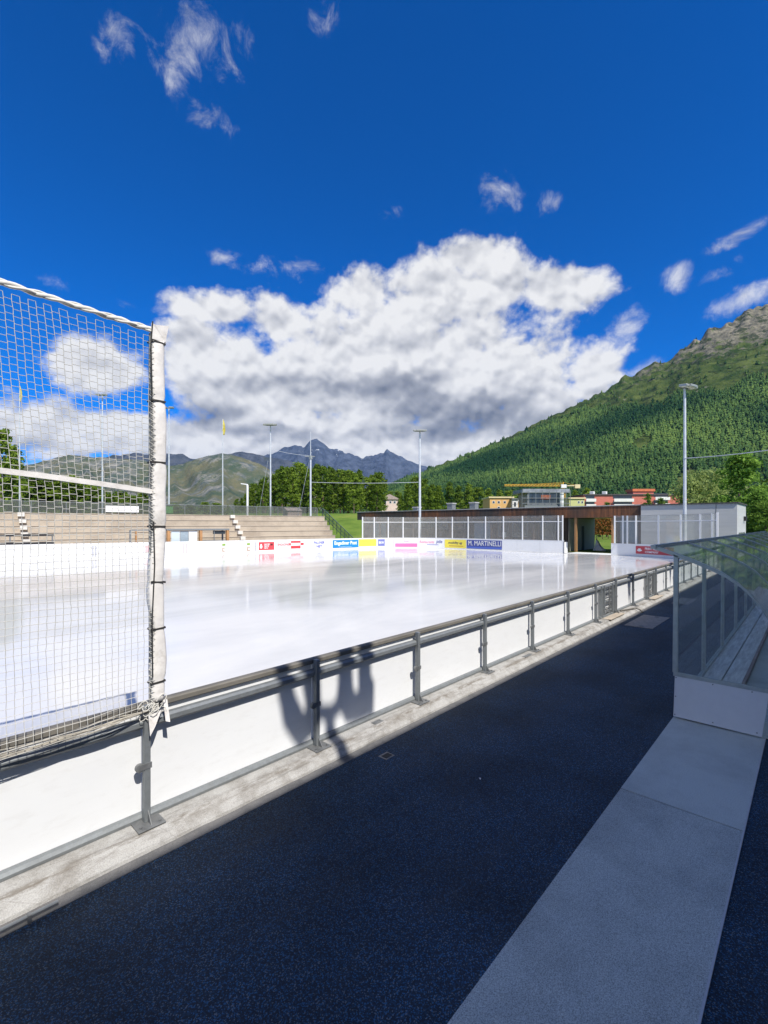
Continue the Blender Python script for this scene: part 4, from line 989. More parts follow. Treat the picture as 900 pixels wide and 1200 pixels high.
# ---------------------------------------------------------------- grandstand behind the camera that shades the walkway
SUN_EL=R(50.0); SAZ=Vector((0.27,0.963))         # shadows fall towards +SAZ
gs=thing('grandstand','tall grandstand building on the camera side that shades the blue walkway','building',(8,-6,0))
HB=8.08
MB().b2(-14,36,-12,-2.62,0.0,HB-0.18).build('wall',M['greyblock'],gs)
MB().b2(-14.2,36.2,-12.2,-2.5,HB-0.178,HB).build('roof',M['roofmetal'],gs)
for k in range(10):
    x=-10+k*4.6; w=MB().b2(x,x+2.2,-2.619,-2.58,3.4,5.6).build('window',M['shelter_frame'],gs); MB().b2(x+0.1,x+2.1,-2.579,-2.572,3.5,5.5).build('pane',M['glassdark'],w)
def caster(pts2,thick=0.06,t=-2.52):
    """pts on the barrier face (s,z) -> where the same outline stands on the roof edge"""
    dt=TN-t; dh=dt/(0.963)*math.tan(SUN_EL); dsx=dt*0.27/0.963
    return [(s-dsx,t,z+dh) for s,z in pts2]
fm=thing('shadow_cutout','added unseen cutout on the grandstand roof edge shaped to cast the forked shadow','floodlight',(2.0,-2.5,HB))  # added out-of-view caster, outline traced from the forked shadow on the boards
def bz(px,y):
    r=(px-450)/F; s=(CA*TN+SA*TN*r)/(SA-CA*r); Z=CA*s+SA*TN; return (s,CAMZ-(y-615)/F*Z)
def fore(s,z): return (s,z)
def cpoly(lst,nm,mt): MB().prism(caster([bz(*q) for q in lst]),(0,-0.05,0)).build(nm,mt,fm)
cpoly([(318,775),(334,770),(347,815),(356,834),(350,872),(345,868),(331,846),(330,838),(325,812)],'lamp_head',M['galv_dark'])  # heads and bracket here are flat plates cut to the shadow outline
cpoly([(347,762),(372,755),(376,830),(372,850),(351,872),(354,834),(358,832),(357,820)],'lamp_head',M['galv_dark'])
cpoly([(394,752),(411,746),(413,800),(416,812),(414,842),(404,843),(400,832),(389,824),(394,818),(396,800)],'lamp_head',M['galv_dark'])
cpoly([(418,744),(434,738),(434,790),(438,797),(437,833),(414,842),(414,812),(420,808)],'lamp_head',M['galv_dark'])
cpoly([(372,826),(398,824),(397,832),(391,838),(391,858),(383,862),(380,840),(372,838)],'bracket',M['galv_dark'])
q0=caster([bz(387,858)])[0]; MB().cyl((q0[0]+0.0,-2.54,HB-0.1),(q0[0],-2.54,q0[2]+0.05),0.085,n=10).build('pole',M['galv_dark'],fm)
for px,lab in ((737,'first added narrow funnel casting a pointed shadow from the grandstand edge'),(785.5,'second added narrow funnel casting a pointed shadow farther along the grandstand edge')):  # added cones out of view, there to throw the pointed shadows
    s,_=bz(px,690); c=caster([(s,0.3),(s,1.25)]); h=thing('shadow_cone',lab,'shadow caster',(c[0][0],-2.52,HB),0,'added shadow casters on the grandstand roof edge')
    MB().cyl((c[0][0],-2.52,c[0][2]),(c[1][0],-2.52,c[1][2]),0.03,0.26,n=10).build('funnel',M['galv_dark'],h)
    MB().cyl((c[0][0],-2.52,HB-0.02),(c[0][0],-2.52,c[0][2]+0.02),0.02,n=8).build('pole',M['galv_dark'],h)

# ---------------------------------------------------------------- houses beyond
def house(name,label,cat,px0,px1,ytop,Z,depth,wall,roof,wins=(),roofh=0.4,balc=(),base=None,zbase=None,winmat=None,over=0.4,gable=False):
    xa=(px0-450)/F*Z; xb=(px1-450)/F*Z; w=xb-xa; zt=hgt(ytop,Z); zb=-0.5 if zbase is None else zbase
    org=cw((xa+xb)/2,Z,zb); rz=math.atan2(RGT[1],RGT[0])
    t=thing(name,label,cat,tuple(org),rz)
    H=zt-zb-roofh
    def lb(mb,nm,m,par=t): return mb.build(nm,m,par,world=False)
    lb(MB().b2(-w/2,w/2,0,depth,0,H),'wall',wall)
    if gable:
        r=MB().prism([(-w/2-over,-over,H),(w/2+over,-over,H),(0,-over,H+roofh)],(0,depth+2*over,0)); lb(r,'roof',roof)
    else: lb(MB().b2(-w/2-over,w/2+over,-over,depth+over,H+0.003,H+roofh),'roof',roof)
    for (p0,p1,y0,y1) in wins:
        a=(p0-450)/F*Z-(xa+xb)/2; b=(p1-450)/F*Z-(xa+xb)/2; z0=hgt(y1,Z)-zb; z1=hgt(y0,Z)-zb
        wn=lb(MB().b2(a,b,-0.06,-0.003,z0,z1),'window',M['white_paint']); lb(MB().b2(a+0.12,b-0.12,-0.09,-0.063,z0+0.12,z1-0.12),'pane',M['glassdark'],wn)
    for (p0,p1,y0,y1) in balc:
        a=(p0-450)/F*Z-(xa+xb)/2; b=(p1-450)/F*Z-(xa+xb)/2; z0=hgt(y1,Z)-zb; z1=hgt(y0,Z)-zb
        bl=lb(MB().b2(a,b,-1.3,-1.2,z0,z1).b2(a,b,-1.2,-0.003,z0-0.12,z0+0.02),'balcony',M['whitewall'])
        lb(MB().b2(a+0.1,b-0.1,-0.05,-0.004,z1+0.05,z1+1.5),'pane',M['glassdark'],bl)
    return t
house('yellow_house','yellow house with flat pale roof left of the grey scaffold hall','house',574,601,582,170,12,M['yellowwall'],M['creamwall'],wins=((577,580,587,590),(583,586,587,590),(590,593,587,590),(583,586,593.5,596.5)),roofh=0.5)
house('yellow_house','small low yellow house squeezed between the yellow house and the scaffold hall','house',606,624,586,172,10,M['yellowwall'],M['whitewall'],wins=((609,612,591,594),),roofh=0.5)
house('white_house','slim white house with dark door between the two yellow houses','house',600.5,607,584,168,8,M['whitewall'],M['galv'],wins=((602,605,588,594),),roofh=0.4)
house('lime_house','pale lime green house right of the scaffold hall','house',667,685,583,175,10,M['limewall'],M['creamwall'],wins=((677,679.5,587,590),(681,683.5,587,590)),roofh=0.5)
house('red_apartments','long red apartment row with white balcony strips and dark flat roof','apartment block',684,806,579,185,14,M['redwall'],M['roofdark'],roofh=0.5,
      balc=((685.5,697,584.5,588),(718,741,584.5,588),(766,783,582.5,586),(685.5,697,591,594),(718,741,591,594),(766,783,590,593)))
house('red_tower','small orange roofed stair head rising above the red apartment row','tower',742,766,573,192,5,M['redwall'],M['rooforange'],roofh=1.0)
house('pink_house','pink chalet with pitched roof in a gap of the trees','house',445,468,579,165,8,mat('pale_pink_render',(0.66,0.52,0.46),0.85,var=0.1,scale=0.6),M['stone'],wins=((450,453,587,590),(456,459,587,590),(461,464,587,590),(450,453,592,595)),roofh=1.9,gable=True,zbase=4.5)
for (a,b,y,l) in ((692,696,577,'left white roof box on the red apartment row'),(706,711,577,'right white roof box on the red apartment row')):
    o=thing('roof_box',l,'vent',tuple(cw((a-450)/F*190,190,hgt(579,190)))); q=cw(((a+b)/2-450)/F*190,190,hgt(578,190)); MB().box(tuple(q),(1.6,1.6,1.4),bev=0.1).build('housing',M['whitewall'],o)
# scaffold hall
def scaffold():
    Z=150; rz=math.atan2(RGT[1],RGT[0]); xa=(609-450)/F*Z; xb=(668-450)/F*Z; w=xb-xa; zt=hgt(572.5,Z); zb=-0.5
    t=thing('scaffold_hall','grey construction hall wrapped in scaffolding under the crane','building',tuple(cw((xa+xb)/2,Z,zb)),rz)
    H=zt-zb
    def px(p): return (p-450)/F*Z-(xa+xb)/2
    def zy(y): return hgt(y,Z)-zb
    b=lambda mb,nm,m,par=t: mb.build(nm,m,par,world=False)
    b(MB().b2(px(618),px(656),0,10,0,zy(577)),'wall',M['galv'])
    b(MB().b2(px(620),px(654),-0.06,-0.003,zy(590),zy(579)),'opening',M['glassdark'])
    sg=b(MB().b2(px(634),px(645),-0.12,-0.07,zy(585.5),zy(580)),'mural',mat('rust_mural',(0.28,0.09,0.05),0.8,var=0.5,scale=0.8))
    b(MB().b2(px(612),px(667),-0.5,11,zy(577)+0.01,zy(573)),'roof',mat('grey_tarpaulin',(0.22,0.24,0.27),0.7,var=0.4,scale=0.5))
    m=MB()
    for p in (610,618,626,634,642,650,656,661,666): m.bar((px(p),-1.6,0),(px(p),-1.6,zy(575)),0.12)
    for y in (577.5,584,590): m.bar((px(610),-1.6,zy(y)),(px(666),-1.6,zy(y)),0.12,0.16)
    for y in (577.5,584,590):
        for p in (610,666): m.bar((px(p),-1.6,zy(y)),(px(p),10,zy(y)),0.12)
    for p in (610,666): m.bar((px(p),10,0),(px(p),10,zy(577)),0.12)
    b(m,'scaffold',M['galv'])
    b(MB().b2(px(655),px(659),-1.2,-0.1,0,zy(577)),'stair_tower',M['white_paint'])
    b(MB().b2(px(612),px(650),-2.6,-2.4,0,zy(592.5)),'hoarding',M['galv'])
scaffold()
def crane():
    Z=200; rz=math.atan2(RGT[1],RGT[0]); c=cw((660-450)/F*Z,Z,-0.5)
    t=thing('tower_crane','yellow tower crane with long lattice jib over the scaffold hall','crane',tuple(c),rz)
    def px(p): return (p-660)/F*Z
    def zy(y): return hgt(y,Z)+0.5
    b=lambda mb,nm,m: mb.build(nm,m,t,world=False)
    m=MB()
    for x in (-0.6,0.6):
        for y in (-0.6,0.6): m.bar((x,y,0),(x,y,zy(570)),0.16)
    n=12
    for k in range(n):
        z0=zy(570)*k/n; z1=zy(570)*(k+1)/n; m.bar((-0.6,-0.6,z0),(0.6,-0.6,z1),0.1); m.bar((0.6,0.6,z0),(-0.6,0.6,z1),0.1)
    b(m,'tower',M['crane'])
    m=MB(); z=zy(569.5)
    m.bar((px(591),-0.5,z),(0,-0.5,z),0.16); m.bar((px(591),0.5,z),(0,0.5,z),0.16); m.bar((px(591),0,z+0.6),(0,0,z+0.9),0.16)
    k=px(591)
    while k<0:
        m.bar((k,-0.5,z),(k+0.7,0,z+0.7),0.09); m.bar((k+0.7,0,z+0.7),(k+1.4,-0.5,z),0.09); k+=1.4
    m.bar((0,0,z),(0,0,zy(565)),0.25); m.bar((0,0,zy(565)),(px(630),0,z+0.8),0.06); m.bar((0,0,zy(565)),(px(678),0,z),0.06)
    b(m,'jib',M['crane'])
    m=MB().b2(px(664),px(679),-0.6,0.6,z-0.1,z+0.3).b2(px(673),px(679),-0.9,0.9,z-1.0,z+0.6); b(m,'counterweight',M['creamwall'])
    b(MB().b2(-1.3,0.9,-1.4,-0.65,zy(572),zy(568)),'cab',M['white_paint'])
crane()

# ---------------------------------------------------------------- trees
leafA=leaf_mat('larch_leaves',(0.05,0.105,0.016),(0.31,0.42,0.06),0.45)
leafB=leaf_mat('bright_leaves',(0.06,0.13,0.022),(0.30,0.44,0.08),0.45)
leafC=leaf_mat('pale_willow_leaves',(0.20,0.28,0.08),(0.52,0.58,0.22),0.5)
leafG=leaf_mat('fresh_green_leaves',(0.08,0.18,0.03),(0.34,0.52,0.10),0.45)
leafH=leaf_mat('hill_conifers',(0.012,0.042,0.020),(0.088,0.155,0.046),0.22,(0.14,0.215,0.055))
leafR=leaf_mat('rusty_hedge_leaves',(0.05,0.09,0.02),(0.46,0.17,0.06),0.3)
def crown_mesh(name,H,Rr,nc,per,leaf,m,seed,shape='larch',parent=None,base=0.12):
    rng=np.random.default_rng(seed)
    h=rng.uniform(0,1,nc)**0.9
    if shape=='larch': prof=lambda x:(1-x)**0.72*(0.55+0.45*np.minimum(1,x/0.18))
    elif shape=='round': prof=lambda x:np.sqrt(np.clip(1-((x-0.45)/0.58)**2,0.02,1))
    else: prof=lambda x:np.sqrt(np.clip(1-((x-0.35)/0.68)**2,0.02,1))*(1-0.3*x)
    ang=rng.uniform(0,2*math.pi,nc); rad=prof(h)*Rr*np.sqrt(rng.uniform(0.12,1.0,nc))
    lob=1+0.22*np.sin(ang*3+seed+h*5)+0.12*np.sin(ang*5-h*9+seed)
    C=np.stack([rad*lob*np.cos(ang),rad*lob*np.sin(ang),H*(base+(1-base)*h)-0.06*rad],1)
    cs=rng.uniform(0.6,1.25,nc)*Rr*0.20
    ct=rng.uniform(0,0.55,nc)
    n=nc*per
    P=np.repeat(C,per,0)+rng.normal(0,1,(n,3))*np.repeat(cs,per)[:,None]*np.array([0.55,0.55,0.40])
    a=rng.normal(0,1,(n,3)); a/=np.linalg.norm(a,axis=1)[:,None]
    b=np.cross(a,rng.normal(0,1,(n,3))); b/=np.linalg.norm(b,axis=1)[:,None]
    s=leaf*rng.uniform(0.6,1.4,n)[:,None]
    V=np.stack([P-a*s,P-b*s*0.55,P+a*s,P+b*s*0.55],1).reshape(-1,3)
    Fq=np.arange(n*4).reshape(n,4)
    tint=np.repeat(ct,per)+rng.uniform(0,0.15,n)
    return np_mesh(name,V,Fq,m,parent,tint)
def trunk_mesh(H,r,seed,parent):
    rg=random.Random(seed); m=MB()
    pts=[(0.0,0,-0.8)]
    for k in range(1,7): pts.append((rg.uniform(-0.04,0.04)*H*0.1*k**0.5,rg.uniform(-0.04,0.04)*H*0.1*k**0.5,H*0.15*k))
    m.tube(pts,[r*(1-0.13*k) for k in range(7)],7)
    for k in range(9):
        z=H*(0.18+0.07*k); a=rg.uniform(0,6.28); L=H*0.17*(1-0.06*k)
        m.tube([(0,0,z),(L*0.5*math.cos(a),L*0.5*math.sin(a),z+L*0.15),(L*math.cos(a),L*math.sin(a),z+L*0.35)],[r*0.35,r*0.22,r*0.1],5)
    return m.build('trunk',M['trunk'],parent,world=False)
PROTO=[]
def proto(key,H,Rr,nc,per,leaf,m,seed,shape,base=0.12):
    return dict(H=H,args=(H,Rr,nc,per,leaf,m,seed,shape),base=base,seed=seed,obj=None)
PR={'l0':proto('l0',14,2.6,150,26,0.26,leafA,1,'larch'),'l1':proto('l1',14,2.9,150,26,0.26,leafA,2,'egg'),
    'l2':proto('l2',14,2.7,150,26,0.26,leafA,3,'larch',0.2),'l3':proto('l3',14,3.2,160,26,0.27,leafA,4,'egg',0.1),
    'b0':proto('b0',14,5.2,190,28,0.30,leafB,5,'egg',0.03),'w0':proto('w0',14,7.0,200,28,0.30,leafC,6,'round',0.03),'g0':proto('g0',14,3.3,240,30,0.24,leafG,12,'egg',0.02),'p0':proto('p0',14,2.3,120,24,0.25,leafB,8,'larch',0.05)}
def tree(key,px,ytop,Z,label,name='larch_tree',group=None,wide=1.0,cat='tree'):
    xy=cw((px-450)/F*Z,Z,0); zg=hground(xy); H=hgt(ytop,Z)-zg
    p=PR[key]; sc=H/(14*1.03)
    t=thing(name,label,cat,(xy.x,xy.y,zg),0,group)
    W[t.name]=Matrix.Identity(4)
    if p['obj'] is None:
        c=crown_mesh('crown',*p['args'],parent=t,base=p['base']); tr=trunk_mesh(14,0.24,p['seed'],t); p['obj']=(c,tr)
    else:
        for q in p['obj']:
            c=q.copy(); COL.objects.link(c); c.parent=t
    t.rotation_euler=(0,0,random.uniform(0,6.28)); t.scale=(sc*wide,sc*wide,sc)
    return t
ORD=['first','second','third','fourth','fifth','sixth','seventh','eighth','ninth','tenth','eleventh','twelfth','thirteenth','fourteenth','fifteenth','sixteenth','seventeenth','eighteenth','nineteenth','twentieth']
front=[(268,586),(281,577),(294,566),(307,558),(320,549),(331,543),(343,541),(355,543),(367,547),(379,543),(392,544),(404,548),(416,549),(429,553),(440,556),(470,572),(479,560),(490,561),(503,567),(515,563)]
for k,(px,y) in enumerate(front):
    px+=random.uniform(-2,2); y+=random.uniform(-3,3)
    tree(random.choice(['l0','l1','l2','l3']),px,y+4,118+random.uniform(-5,5),'green larch, %s from the left in the front row of the wood behind the stand'%ORD[k],group='front row of the wood behind the stand',wide=random.uniform(0.95,1.2))
back=[(275,582),(288,572),(300,562),(313,553),(326,545),(338,541),(349,540),(361,544),(373,541),(386,541),(398,544),(410,547),(423,549),(435,551),(446,552),(457,574),(466,562),(484,556),(497,560),(509,562)]
for k,(px,y) in enumerate(back):
    px+=random.uniform(-3,3); y+=random.uniform(-3,3)
    if 446<px<468: y=572
    tree(random.choice(['l0','l1','l2','l3']),px,y+3,140+random.uniform(-6,6) if not 444<px<468 else 190,'larch top, %s from the left in the rear row of the wood behind the stand'%ORD[k],group='rear row of the wood behind the stand',wide=random.uniform(1.0,1.25))
mid=[(527,564),(538,568),(549,566),(561,570),(573,571),(585,573),(597,574),(612,576),(626,577),(674,574),(688,571)]
for k,(px,y) in enumerate(mid):
    tree(random.choice(['l0','l2','l3']),px,y,215+random.uniform(-8,8),'tree above the clubhouse roof, %s from the left behind the yellow houses'%ORD[k],group='trees behind the yellow houses',wide=1.15)
for k,(px,y) in enumerate([(30,553),(44,558),(58,556),(72,561),(86,557),(100,562),(113,570),(127,578),(141,575),(155,580),(168,577),(180,583),(205,590),(222,591),(240,588),(254,589)]):
    tree(random.choice(['l1','l3']),px,y,92+random.uniform(-4,6),'low bushy tree, %s from the left behind the stand fence'%ORD[k],name='bushy_tree',group='low trees behind the stand fence',wide=2.3)
for k,(px,y) in enumerate([(0,500),(-22,505),(14,520)]):
    tree('l3',px,y,74+k*4,['tall dark tree at the left edge seen through the net','tall tree cut by the left photo edge','lower tree leaning on the tall one at the left edge'][k],name='broad_tree',wide=0.8)
tree('w0',826,551,78,'pale feathery willow in front of the hill, left of the big dark green tree',name='willow_tree',wide=0.95)
tree('w0',812,566,80,'lower pale willow half hidden by the tall mast',name='willow_tree',wide=0.7)
tree('g0',867,529,66,'big dense green tree standing right of the grey block',name='broad_tree',wide=1.12)
tree('g0',888,572,62,'lower rounded green tree at the right behind the shelter roof',name='broad_tree',wide=1.0)
tree('b0',897,588,60,'small green bush cut by the right photo edge',name='bush',wide=1.3,cat='bush')
tree('p0',759,578,150,'narrow bright tree in front of the red apartment row',name='narrow_tree',wide=1.4)
tree('p0',775,583,150,'short bright tree right of the narrow one before the red apartments',name='narrow_tree',wide=1.8)
tree('p0',712,588,150,'smallest bright tree before the red apartment wall',name='narrow_tree',wide=2.0)
tree('l1',920,520,120,'dark tree just beyond the right photo edge',name='broad_tree',wide=1.0)
# view through the passage
for k,(px,y) in enumerate([(694,604),(703,601),(711,602),(720,604),(729,606)]):
    tree('p0' if k!=2 else 'l1',px,y,105,'rusty bush seen through the clubhouse passage, %s from the left'%ORD[k],name='bush',wide=2.2,cat='bush',group='bushes seen through the passage')
def hedge():
    t=thing('hedge','rusty orange hedge seen through the clubhouse passage','hedge',tuple(cw((706-450)/F*90,90,0)),math.atan2(RGT[1],RGT[0])); W[t.name]=Matrix.Identity(4)
    rng=np.random.default_rng(3); n=5000
    P=np.stack([rng.uniform(-6,6,n),rng.uniform(-0.8,0.8,n),rng.uniform(0.9,4.2,n)],1)
    a=rng.normal(0,1,(n,3)); a/=np.linalg.norm(a,axis=1)[:,None]; b=np.cross(a,rng.normal(0,1,(n,3))); b/=np.linalg.norm(b,axis=1)[:,None]; s=0.14
    np_mesh('foliage',np.stack([P-a*s,P-b*s,P+a*s,P+b*s],1).reshape(-1,3),np.arange(n*4).reshape(n,4),leafR,t,rng.uniform(0,1,n))
    m=MB()
    for x in np.arange(-5.5,6,1.1): m.cyl((x,0,-0.1),(x,0,2.6),0.06,n=6)
    m.build('stem',M['trunk'],t,world=False)
hedge()
tp=thing('tarpaulin','small white covered heap standing in the clubhouse passage opening','cover',(52,16.6,0.02))
m=MB(); m.sweep([[(51.6+0.0,17.35,0.03),(52.6,17.3,0.03),(52.6,16.3,0.03),(51.6,16.2,0.03)],[(51.8,17.2,0.5),(52.4,17.2,0.5),(52.4,16.7,0.45),(51.8,16.7,0.45)],[(51.95,17.15,1.15),(52.2,17.15,1.15),(52.2,17.0,1.1),(51.95,17.0,1.1)]]); m.build('cloth',M['pad'],tp)
m=MB().b2(52.0,52.1,17.05,17.12,0.02,1.3); m.build('pole',M['trunk'],tp)

# ---------------------------------------------------------------- hills and mountains
def interp(pts,x):
    xs=[p[0] for p in pts]; ys=[p[1] for p in pts]
    return float(np.interp(x,xs,ys))
def ridge(name,pts,Zb,D,zb,m,rough,nr=260,nq=46,x0=None,x1=None,power=1.15,seed=0,jag=1.0,rib=0.0):
    xs=np.linspace(x0,x1,nr); qs=np.concatenate([np.linspace(0,1,nq),1+np.linspace(0.06,0.5,6)])
    V=np.zeros((len(xs),len(qs),3))
    for i,x in enumerate(xs):
        r=(x-450)/F; zr=hgt(interp(pts,x),D)
        for j,q in enumerate(qs):
            Z=Zb+(D-Zb)*q; 
            z=zb+(zr-zb)*(q**power if q<=1 else 1-(q-1)*0.9)
            p=cw(r*Z,Z,0); nv=Vector((p.x/D*9+seed,p.y/D*9,seed))
            amp=rough*D*(min(1,q*1.5))*(1.0 if q<0.9 else max(0.25,1-(q-0.9)*7.5) if q<=1 else 0.5)
            z+=amp*(mnoise.fractal(nv,1.0,2.1,6)*0.55)
            if rib>0:
                z+=rib*D*abs(mnoise.noise(Vector((r*22+seed,q*2.2,1.0))))*min(1,q*2)*min(1,max(0,(1.02-q)*5))*-1
            if name=='hill' and r>0.3:
                kk=min(1,(r-0.3)/0.25)*max(0,min(1,(q-0.55)/0.2))*(1.0 if q<=1 else 0.4)
                z+=kk*(D*0.022*abs(mnoise.fractal(Vector((p.x*0.011,p.y*0.011,5)),0.9,2.2,5))-D*0.006)
            if q>0.95: z+=jag*D*0.0035*mnoise.fractal(Vector((x*0.11,q*3,seed)),0.8,2.2,5)
            V[i,j]=(p.x,p.y,z)
    nQ=len(qs); idx=np.arange(len(xs)*nQ).reshape(len(xs),nQ)
    Fq=np.stack([idx[:-1,:-1],idx[1:,:-1],idx[1:,1:],idx[:-1,1:]],-1).reshape(-1,4)
    o=np_mesh(name,V.reshape(-1,3),Fq,m,None,None,smooth=True); o['kind']='structure'
    return o,V,xs,qs
HILL=[(380,600),(440,578),(480,558),(520,543),(560,528),(600,510),(650,485),(700,462),(740,440),(780,425),(800,410),(830,388),(860,375),(900,357),(960,330),(1100,290),(1500,250),(2200,260)]
hm=mountain_mat('hill_slope',(0.035,0.065,0.016),(0.10,0.13,0.035),(0.29,0.26,0.19),(0.11,0.105,0.08),0,240,430,0.014,0.06,0.74,shrub=True)
ho,HV,hx,hq=ridge('hill',HILL,400,1100,-6,hm,0.010,nr=420,nq=90,x0=380,x1=1500,power=1.12,seed=3,jag=1.6)
TL=[(380,600),(480,560),(560,530),(640,497),(700,478),(760,476),(800,462),(850,452),(900,436),(1100,400),(1500,380)]
def hill_trees():
    rng=np.random.default_rng(11); pos=[];hts=[]
    n=34000; 
    import bisect
    tries=0
    while len(pos)<n and tries<200000:
        tries+=1
        x=rng.uniform(385,1120); Z=math.sqrt(rng.uniform(400**2,1100**2))
        if x>940 and rng.uniform()<0.5: continue
        q=(Z-400)/700
        fi=(x-380)/(1500-380)*(len(hx)-1); i=int(fi); fj=q*(89); j=min(int(fj),88)
        a=fi-i;b=fj-j
        z=(HV[i,j,2]*(1-a)+HV[min(i+1,len(hx)-1),j,2]*a)*(1-b)+(HV[i,j+1,2]*(1-a)+HV[min(i+1,len(hx)-1),j+1,2]*a)*b
        y=615-F*(z-CAMZ)/Z
        tl=interp(TL,x)+9*mnoise.noise(Vector((x*0.03,Z*0.01,2)))+5*mnoise.noise(Vector((x*0.15,Z*0.02,2)))
        if y<tl:
            if rng.uniform()>0.05*math.exp(-(tl-y)/25): continue
        if mnoise.noise(Vector((x*0.018,Z*0.008,11)))>0.42: continue
        p=cw((x-450)/F*Z,Z,z); pos.append((p.x,p.y,p.z)); 
        hts.append(rng.uniform(6.5,12)*(0.75 if y<tl+8 else 1)*(0.8 if rng.uniform()<.25 else 1))
    P=np.array(pos); Hh=np.array(hts); n=len(P)
    k=7; layers=4
    V=np.zeros((n,layers,k+1,3)); 
    lean=rng.normal(0,0.02,(n,2))
    for l in range(layers):
        zt=Hh*(1.0-0.17*l); zb_=Hh*(0.70-0.22*l); rr=Hh*(0.13+0.06*l)*rng.uniform(0.85,1.2,n)
        V[:,l,0,0]=P[:,0]+lean[:,0]*zt; V[:,l,0,1]=P[:,1]+lean[:,1]*zt; V[:,l,0,2]=P[:,2]+zt
        for q in range(k):
            a=2*math.pi*q/k+rng.uniform(-0.35,0.35,n)+l; rq=rr*rng.uniform(0.6,1.3,n)
            V[:,l,q+1,0]=P[:,0]+rq*np.cos(a); V[:,l,q+1,1]=P[:,1]+rq*np.sin(a); V[:,l,q+1,2]=P[:,2]+zb_+rng.uniform(-0.06,0.06,n)*Hh
    base=(np.arange(n*layers)*(k+1)).reshape(-1,1,1)
    tri=np.array([[0,q+1,(q+1)%k+1] for q in range(k)])[None]
    Fq=(base+tri).reshape(-1,3)
    cl=np.array([mnoise.noise(Vector((p[0]*0.006,p[1]*0.006,p[2]*0.012))) for p in P])
    Zd=P[:,0]*FWD[0]+P[:,1]*FWD[1]
    tint=np.clip(0.30+0.85*cl+rng.uniform(-0.28,0.34,n)+0.22*np.clip((560-Zd)/160,0,1),0,1)
    tt=np.repeat(tint,layers*k)+rng.uniform(-0.06,0.06,n*layers*k)
    o=np_mesh('hill_forest',V.reshape(-1,3),Fq,leafH,None,tt)
    tag(o,'dense green conifer forest covering the steep hillside on the right','forest',kind='stuff')
hill_trees()
L1=[(-700,520),(-300,500),(-100,520),(0,549),(30,545),(60,538),(82,532),(110,535),(140,537),(165,538),(200,546),(225,540),(240,535),(262,532),(285,536),(305,543),(325,556),(345,570),(380,585),(420,600)]
m1=mountain_mat('near_mountain',(0.07,0.10,0.055),(0.17,0.16,0.08),(0.30,0.28,0.23),(0.09,0.115,0.105),0,0,380,0.0035,0.48,0.46,streaky=True)
ridge('mountain',L1,1400,2400,-10,m1,0.014,nr=360,nq=60,x0=-700,x1=420,power=1.35,seed=8,jag=0.5,rib=0.035)
L2=[(-700,560),(0,560),(60,548),(100,537),(140,533),(160,530),(180,534),(197,532),(213,531),(225,537),(240,540),(262,533),(280,529),(300,532),(320,536),(340,540),(400,560),(460,590)]
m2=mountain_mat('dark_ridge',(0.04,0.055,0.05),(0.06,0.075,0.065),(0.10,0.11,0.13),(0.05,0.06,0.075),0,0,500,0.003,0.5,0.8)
ridge('mountain',L2,2500,3200,-10,m2,0.010,nr=260,nq=40,x0=-600,x1=460,power=1.2,seed=15,jag=0.8,rib=0.03)
L3=[(-600,560),(200,545),(300,537),(322,530),(334,523),(344,521),(351,522),(356,525),(363,516),(370,514),(377,517),(384,523),(394,526),(404,529),(414,533),(424,537),(434,534),(443,531),(450,530),(453,525),(458,530),(468,533),(480,540),(494,545),(515,552),(545,566),(600,585)]
m3=mountain_mat('haze_tinted_peaks',(0.045,0.06,0.075),(0.07,0.085,0.10),(0.10,0.12,0.165),(0.05,0.062,0.09),0.20,100,750,0.0022,0.5,0.95)  # blue of distance haze put into the rock and grass colours
ridge('mountain',L3,3300,4900,-10,m3,0.008,nr=420,nq=60,x0=-200,x1=640,power=1.25,seed=21,jag=1.1,rib=0.03)
# distant valley wood at the foot of the left mountain
def far_wood():
    rng=np.random.default_rng(5); n=5000
    x=rng.uniform(-150,520,n); Z=rng.uniform(380,760,n); H=rng.uniform(9,14,n); k=6
    P=np.stack([ (x-450)/F*Z*RGT[0]+Z*FWD[0], (x-450)/F*Z*RGT[1]+Z*FWD[1]],1)
    zg=np.array([hground(p) for p in P])
    V=np.zeros((n,3,k+1,3))
    for l in range(3):
        V[:,l,0,0]=P[:,0];V[:,l,0,1]=P[:,1];V[:,l,0,2]=zg+H*(1-0.2*l)
        for q in range(k):
            a=2*math.pi*q/k+rng.uniform(-.3,.3,n); rq=H*(0.12+0.06*l)*rng.uniform(0.6,1.3,n)
            V[:,l,q+1,0]=P[:,0]+rq*np.cos(a);V[:,l,q+1,1]=P[:,1]+rq*np.sin(a);V[:,l,q+1,2]=zg+H*(0.62-0.27*l)
    tri=np.array([[0,q+1,(q+1)%k+1] for q in range(k)])[None]
    Fq=((np.arange(n*3)*(k+1)).reshape(-1,1,1)+tri).reshape(-1,3)
    o=np_mesh('valley_wood',V.reshape(-1,3),Fq,leafH,None,np.repeat(rng.uniform(0.0,0.5,n),3*k))
    tag(o,'flat dark strip of valley wood at the foot of the left mountain','forest',kind='stuff')
far_wood()

